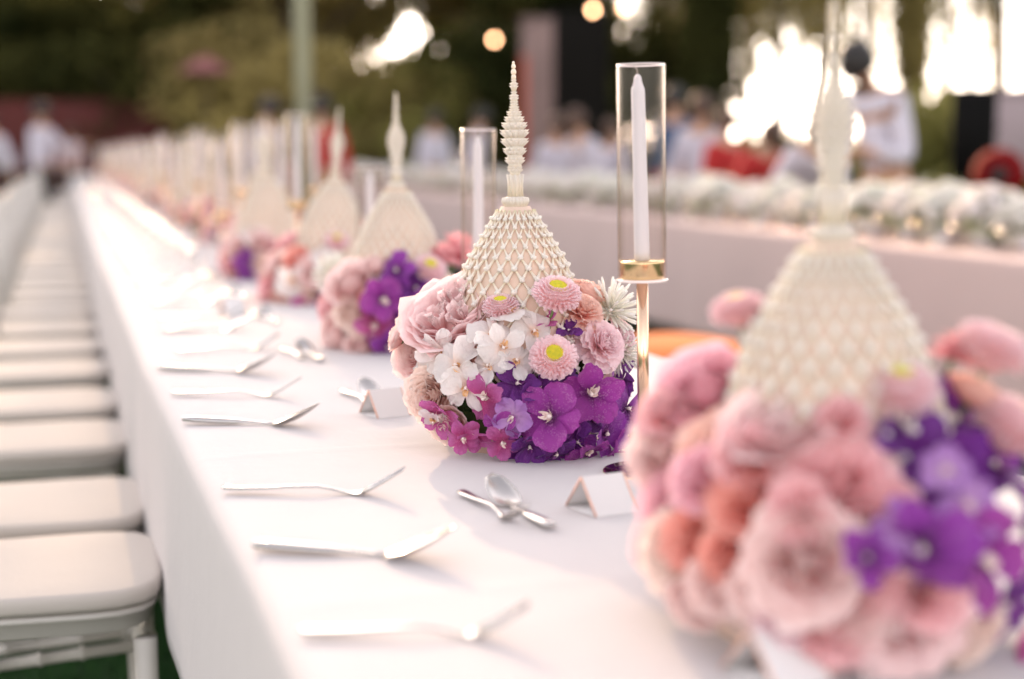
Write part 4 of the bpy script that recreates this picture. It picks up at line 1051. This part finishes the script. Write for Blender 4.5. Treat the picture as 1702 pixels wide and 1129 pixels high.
for k_, (px_, d_, n_, r_) in enumerate([(1235, 33, 34, 1.2), (1430, 31, 34, 1.3), (1570, 30, 30, 1.1), (1120, 34, 30, 1.1)]):
    weeping(ground(px_, d_), 30+k_, n_, r_, 7.4, 2.2, 4.4, 'faint far weeping tree, '+('between the two glass and spire tops', 'behind the waiter', 'left of the black speaker', 'behind the tall glass tube')[k_], LEAF_O)
weeping(ground(1655, 24), 6, 12, .35, 7.2, 3.0, 4.5, 'very thin weeping tree at the right edge of the photo', LEAF_D)

# tall airy trees added towards the low sun; crowns above frame filter it
def airy(seed):
    r = random.Random(seed); cs = []
    while len(cs) < 600:
        v = Vector((r.uniform(-1, 1), r.uniform(-1, 1), r.uniform(-1, 1)))
        if v.length < 1: cs.append((v.x*5.4, v.y*3, 12.2+v.z*5.6))
    return leaves(cs, 17, 1.5, .12, seed), cs
ai, acs = airy(77); AT = (ai, trunk_mesh(acs, 5, 12.0, .22))
for k, (px, d) in enumerate([(190, 37), (-230, 40), (860, 39)]):
    t = tree(ground(px, d), 1.0, AT, LEAF_O, 'tall slender airy tree added to filter low sun behind the table end, '+('straight behind it', 'left of it', 'right of it')[k], None, name='sun_filter_tree')

# ================================================================ things behind
POLE = M_('pole_paint', (.36, .36, .25), .5, var=.08)
p = ground(506, 14); t = empty('lamp_post', (p.x, p.y, 0), label='pale grey green post standing behind the long flower row', cat='post')
b = MB(); b.lathe([(.074, 0), (.074, 5.2), (.05, 5.25)], 20, 0); b.build('shaft', POLE, t)
b = MB(); b.lathe([(.16, 0), (.16, .02), (.10, .06)], 20, 0); b.build('base_collar', POLE, t)
REDW = M_('red_wall_paint', (.075, .009, .007), .8, var=.15, scale=2)
def panel(name, px, d, w, h, th, mat, label, cat, rz=0, z0=0.0, legs=True):
    p = ground(px, d); t = empty(name, (p.x, p.y, 0), -math.atan2(p.x, p.y)+rz, label=label, cat=cat)
    b = MB(); b.box((0, 0, z0+h/2), (w, th, h), bev=.01); b.build('board', mat, t)
    b = MB(); b.box((0, 0, z0+h+.02), (w+.04, th+.04, .04)); b.build('top_cap', mat, t)
    if legs:
        for s in (-1, 1): b = MB(); b.box((s*(w/2-.03), th*.9, (z0+h)/2), (.05, .05, z0+h)); b.build('post', mat, t)
    return t
panel('red_wall', 95, 28.0, 4.6, 2.10, .10, REDW, 'long dark red wall at the far left under dark trees', 'wall')
panel('banner', 893, 22, .48, 3.1, .05, M_('banner_cloth', (.22, .15, .14), .9, var=.1, scale=3), 'tall narrow brownish pink banner behind the sharp spire', 'banner')
panel('banner', 871, 21.6, .09, 2.5, .03, M_('orange_red_cloth', (.42, .10, .07), .9), 'thin orange red strip banner left of the brownish banner', 'banner')
panel('stage_curtain', 958, 23, 1.0, 3.3, .06, M_('black_drape', (.012, .011, .010), .95, spec=.03), 'black drape panel behind the tall candle holder', 'curtain')
panel('display_board', 1690, 11, .42, .62, .06, M_('mauve_board', (.36, .29, .31), .8), 'mauve grey board at the right edge beside the black speaker', 'board', z0=.95)
BLK = M_('black_plastic', (.010, .010, .010), .7, spec=.08, bump=.2, bscale=120)
GRIL = M_('speaker_grille', (.008, .008, .008), .9, 0, spec=.03)
def speaker(px, d, w, dp, z0, h, label):
    p = ground(px, d); t = empty('loudspeaker', (p.x, p.y, z0), -math.atan2(p.x, p.y), label=label, cat='loudspeaker')
    b = MB(); b.box((0, 0, h/2), (w, dp, h), bev=.02); b.build('cabinet', BLK, t)
    b = MB(); b.box((0, -dp/2-.004, h/2), (w*.86, .012, h*.88)); b.build('grille', GRIL, t)
    for s in (-1, 1): b = MB(); b.tube([(s*(w/2+.002), -.05, h*.6), (s*(w/2+.02), 0, h*.6), (s*(w/2+.002), .05, h*.6)], .008, 6); b.build('handle', BLK, t)
    return t
speaker(1600, 9.6, .52, .5, 0, .92, 'wide black bass speaker behind the second table')
speaker(1617, 9.6, .28, .30, .925, .62, 'black loudspeaker stacked on the wide bass speaker')
p = ground(1611, 10.2); t = empty('lighting_pole', (p.x, p.y, 0), label='thin black upright pole rising behind the black speaker', cat='pole')
b = MB(); b.lathe([(.018, .02), (.018, 3.2)], 10, 0); b.build('shaft', BLK, t)
b = MB(); b.box((0, 0, 3.2), (.5, .05, .05)); b.build('crossbar', BLK, t)
for a in (0, 120, 240): b = MB(); b.tube([(0, 0, .35), (.35*math.cos(R(a)), .35*math.sin(R(a)), .012)], .012, 6); b.build('leg', BLK, t)
RED = M_('drum_red', (.15, .003, .004), .85, var=.1, spec=.1)
p = ground(1662, 8.6); t = empty('drum', (p.x, p.y, 0), -math.atan2(p.x, p.y), label='round dark red drum on a stand right of the black speaker', cat='drum')
Q = Tm(0, 0, 1.0) @ Matrix.Rotation(R(90), 4, 'X') @ Matrix.Scale(.82, 4)
b = MB(); b.lathe([(.155, -.20), (.185, -.10), (.19, 0), (.185, .10), (.155, .20)], 28, 0, Q, cap=False); b.build('shell', RED, t)
b = MB(); b.lathe([(.03, .198), (.150, .203), (.155, .196)], 28, 0, Q); b.build('drum_head', M_('drum_skin', (.15, .004, .006), .9, spec=.05), t)
b = MB(); b.lathe([(.006, .206), (.075, .206), (.075, .2045)], 20, 0, Q); b.build('tuning_paste', M_('drum_centre', (.03, .008, .008), .7), t)
b = MB(); b.lathe([(.150, -.2), (.155, -.203), (.004, -.204)], 28, 0, Q); b.build('drum_head', M_('drum_skin_back', (.22, .02, .012), .6), t)
for sx in (-1, 1):
    for sy in (-1, 1): b = MB(); b.tube([(sx*.13, sy*.12, .86), (sx*.19, sy*.18, .01)], .018, 8); b.build('leg', BLK, t)
# pink parasol among the trees
p = ground(346, 27.5); t = empty('parasol', (p.x, p.y, 0), label='faded pink parasol under the dark trees left of the post', cat='parasol')
b = MB(); b.lathe([(.02, 0), (.02, 2.95)], 8, 0); b.build('pole', BARK, t)
b = MB(); b.lathe([(.52, 2.62), (.40, 2.72), (.2, 2.86), (.02, 2.95)], 16, 0, cap=False); b.build('canopy', M_('faded_pink_cloth', (.24, .09, .09), .9), t)
b = MB(); b.lathe([(.22, 0), (.22, .05), (.03, .09)], 16, 0); b.build('base', BLK, t)
# warm festoon bulbs on a cable
FIL, fn, fN, fL = newmat('bulb_glow'); em = fN.new('ShaderNodeEmission'); em.inputs['Color'].default_value = (1.0, .50, .26, 1); em.inputs['Strength'].default_value = 7.5
fL.new(em.outputs[0], fN['Material Output'].inputs['Surface'])
bm_ = MB(); bm_.lathe([(.008, -.06), (.026, -.045), (.032, -.025), (.024, -.004), (.012, .0)], 12, 0); bme = bm_.mesh('bulb', [FIL])
cm_ = MB(); cm_.lathe([(.014, -.002), (.014, .03), (.006, .035)], 10, 0); cme = cm_.mesh('socket', [BLK])
def hz(py, d): return CAMZ+(HOR-py)/2420*d
cab = [(640, -14, 21), (822, 66, 19), (905, 40, 18), (984, 18, 17.5), (1036, 14, 17), (1240, -40, 16)]
pts = []
for px, py, d in cab:
    q = ground(px, d); pts.append(Vector((q.x, q.y, hz(py, d)+.045)))
b = MB(); b.tube(pts, .006, 5); o = b.build('cable', BLK); tag(o, 'thin black cable carrying warm bulbs across the trees', 'cable')
for k, (px, py, d) in enumerate(cab[1:5]):
    if k == 1: continue
    q = ground(px, d); t = empty('festoon_bulb', (q.x, q.y, hz(py, d)), label='warm round festoon bulb hanging '+('above the sharp spire' if k == 0 else 'left of the pair near the top' if k == 2 else 'right of the pair near the top'), cat='light bulb')
    link('bulb', bme, None, t); link('socket', cme, None, t)

# ================================================================ people
SKIN = M_('skin', (.42, .24, .16), .6, var=.06)
HAIR = M_('hair_black', (.012, .010, .010), .6)
HAIRB = M_('hair_brown', (.07, .035, .022), .6)
WSH = M_('shirt_white', (.53, .505, .58), .85, bump=.5, bscale=7)
RSH = M_('cloth_red', (.40, .02, .02), .85, bump=.4, bscale=7)
BTR = M_('trousers_black', (.015, .015, .017), .9, bump=.4, bscale=7)
GSH = M_('cloth_gold', (.42, .22, .04), .8, bump=.4, bscale=7)
BSH = M_('cap_blue', (.03, .07, .16), .8)
def skin_mesh(name, verts, rad, edges, mat, root=0, sub=1):
    me = bpy.data.meshes.new(name); me.from_pydata([tuple(v) for v in verts], edges, [])
    o = bpy.data.objects.new(name, me); col.objects.link(o)
    m = o.modifiers.new('skin', 'SKIN'); m.use_smooth_shade = True
    for i, d in enumerate(me.skin_vertices[0].data):
        r_ = rad[i]; d.radius = r_ if isinstance(r_, tuple) else (r_, r_); d.use_root = (i == root)
    s = o.modifiers.new('sub', 'SUBSURF'); s.levels = sub; s.render_levels = sub
    dg = bpy.context.evaluated_depsgraph_get(); dg.update()
    nm = bpy.data.meshes.new_from_object(o.evaluated_get(dg)); nm.name = name
    bpy.data.objects.remove(o); nm.materials.clear(); nm.materials.append(mat)
    for p_ in nm.polygons: p_.use_smooth = True
    return nm
def person(p, face, label, top=WSH, low=BTR, H=1.68, lean=0., lean_x=0., handL=None, handR=None, sit=False, group=None, extra=None, head_down=0.):
    """local frame: facing +Y, feet on z=0"""
    k = H/1.68; t = empty('person', (p.x, p.y, 0), face, label=label, cat='person', group=group); t.scale = (k, k, k)
    hz_ = .93 if not sit else .50
    hip = Vector((0, 0, hz_))
    up = Vector((lean_x, lean, 1)).normalized(); 
    waist = hip+up*.14; chest = hip+up*.36; shb = hip+up*.47; neck = hip+up*.53; hd = (up+Vector((0, head_down, 0))).normalized()
    h0 = neck+hd*.07; h1 = neck+hd*.15+Vector((0, .015, 0)); h2 = neck+hd*.225; nose = h1+Vector((0, .095, -.005))
    V = [hip, waist, chest, shb, neck, h0, h1, h2, nose]
    rad = [(.150, .105), (.125, .095), (.150, .105), (.105, .075), (.052, .052), (.062, .068), (.076, .088), (.062, .070), .016]
    E = [(0, 1), (1, 2), (2, 3), (3, 4), (4, 5), (5, 6), (6, 7), (6, 8)]
    SV = [hip-Vector((0, 0, .04)), waist, chest, shb]; SR = [(.165, .125), (.145, .118), (.168, .125), (.115, .085)]; SE = [(0, 1), (1, 2), (2, 3)]
    for s, hand in ((-1, handL), (1, handR)):
        sh = shb+Vector((s*.156, 0, -.02)); hand = Vector(hand) if hand else hip+Vector((s*.27, .08, -.10))
        dv = hand-sh; L = min(dv.length, .58); hand = sh+dv.normalized()*L
        bend = math.sqrt(max(0.0, .30**2-(L/2)**2)); el = sh.lerp(hand, .5)+Vector((s*.5, -.3, -.8)).normalized()*bend
        i = len(V); V += [sh, el, sh.lerp(hand, 1), hand+(hand-el).normalized()*.07]; rad += [.058, .042, .028, .034]
        E += [(3, i), (i, i+1), (i+1, i+2), (i+2, i+3)]
        w = hand+(hand-el).normalized()*.05; fd = (hand-el).normalized(); sd = fd.cross(Vector((0, 0, 1))).normalized()
        for q in range(5):
            j = len(V); o_ = (q-1.5)*.021 if q < 4 else -.05*s
            Lf = (.075, .085, .08, .062, .055)[q]
            V += [w+sd*o_+fd*.02, w+sd*o_*1.2+fd*(.02+Lf*.5)+Vector((0, 0, -.006)), w+sd*o_*1.2+fd*(.02+Lf)+Vector((0, 0, -.02))]; rad += [.011, .010, .008]
            E += [(i+3, j), (j, j+1), (j+1, j+2)]
        i = len(SV); SV += [sh, el, sh.lerp(hand, .93)]; SR += [.078, .062, .046]; SE += [(3, i), (i, i+1), (i+1, i+2)] if False else [(3, i), (i, i+1)] + [(i+1, i+2)]
    LV = [hip+Vector((0, 0, .03))]; LR = [(.165, .125)]; LE = []
    for s in (-1, 1):
        if sit: kn = Vector((s*.11, .43, .50)); an = Vector((s*.12, .45, .08)); to = Vector((s*.13, .60, .035))
        else: kn = Vector((s*.10, .03, .50)); an = Vector((s*.11, -.02, .09)); to = Vector((s*.13, .14, .035))
        th = Vector((s*.09, .02, hz_-.08))
        i = len(V); V += [th, kn, an, to]; rad += [.085, .055, .038, .036]; E += [(0, i), (i, i+1), (i+1, i+2), (i+2, i+3)]
        i = len(LV); LV += [th, kn, an+Vector((0, 0, .02))]; LR += [.105, .078, .062]; LE += [(0, i), (i, i+1), (i+1, i+2)]
    link('body', skin_mesh('body', V, rad, E, SKIN), None, t)
    link('shirt', skin_mesh('shirt', SV, SR, SE, top), None, t)
    link('lower_garment', skin_mesh('lower_garment', LV, LR, LE, low), None, t)
    b = MB(); prof = []
    q = Matrix.Translation(h1+Vector((0, -.012, .030))) @ hd.to_track_quat('Z', 'Y').to_matrix().to_4x4()
    b.lathe([(.100, -.075), (.112, -.02), (.108, .04), (.080, .085), (.04, .105), (.002, .11)], 14, 0, q @ Matrix.Diagonal((.92, 1.05, 1, 1)) @ Tm(0, -.015, 0)); b.build('hair', HAIR if H > 1.62 else HAIRB, t)
    for s in (-1, 1):
        b = MB(); b.lathe([(.002, -.004), (.008, 0), (.002, .004)], 6, 0, Tm(*(h1+Vector((s*.030, .088, .012))))); b.build('eye', HAIR, t)
        b = MB(); b.box(tuple(to+Vector(((s-1)*to.x/2*0+ (s-1)*.13, -.06, -.008))) if False else (s*.13, to.y-.06, .035), (.095, .27, .07), bev=.02); b.build('shoe', BTR, t)
    if extra: extra(t, neck, h1)
    return t
def tie(t, neck, h1):
    b = MB(); b.box(tuple(neck+Vector((0, .075, -.02))), (.13, .03, .05), bev=.01); b.build('bow_tie', BTR, t)
def faceto(p, lx=0.): # rotation so that local +Y looks back to the camera, offset lx degrees
    return math.atan2(p.x, -p.y)+R(lx) if False else (math.pi-math.atan2(p.x, p.y)+R(lx))
p = ground(1478, 8.5)
person(p, faceto(p, -28), 'waiter in white shirt and black trousers bending over the second table', H=1.76, lean=.14, lean_x=.20, handL=(-.06, .34, 1.08), handR=(.10, .36, 1.05), head_down=.55, extra=tie)
def pp(px, d, lab, **k):
    q = ground(px, d); person(q, faceto(q, k.pop('rot', random.uniform(-50, 50))), lab, **k)
pp(70, 19, 'person in white shirt and black trousers standing at the far left chairs', H=1.72, rot=60, handL=(-.3, .4, 1.2))
pp(18, 20, 'person in white shirt leaning over, at the very left edge of the photo', rot=-70, lean=.5, H=1.66)
pp(118, 27, 'person in pale pink top far off in front of the red wall', top=M_('shirt_pale', (.5, .36, .36), .85), H=1.55)
pp(143, 29, 'person in a golden yellow outfit far off at the end of the table', top=GSH, low=GSH, H=1.45)
pp(424, 15.5, 'person in white shirt and dark trousers seen between two spires, left of the post', rot=70, lean=.25)
pp(536, 15, 'person in red top and golden skirt just right of the post', top=RSH, low=GSH, H=1.66)
pp(722, 19.5, 'person in white shirt standing right of the second spire, left of two', H=1.64, low=WSH)
pp(782, 18.0, 'person in white shirt standing far behind the shorter glass tube', H=1.64, low=WSH, rot=100, lean=.2)
pp(925, 14.5, 'person in white shirt and red skirt just right of the sharp spire', low=RSH, H=1.45)
pp(982, 14, 'person in white shirt and red skirt in front of the black drape', low=RSH, H=1.52, lean=.3)
pp(1018, 15, 'person in white shirt and red skirt left of the tall glass tube', low=RSH, H=1.42)
pp(1122, 14, 'person in dark blue top just right of the tall glass tube', top=BSH, low=RSH, H=1.7)
pp(1165, 12, 'person in white shirt standing below the dark weeping tree', low=RSH, H=1.55)
pp(1205, 11.5, 'person in red top and red skirt right of the white-shirted one', top=RSH, low=RSH, H=1.42)
pp(1245, 11, 'person in red top bending low behind the white bouquets', top=RSH, low=RSH, H=1.38, lean=.5)
pp(1330, 9.6, 'person in white shirt stooping just left of the nearest spire', top=WSH, low=RSH, H=1.5, lean=.9, rot=20)
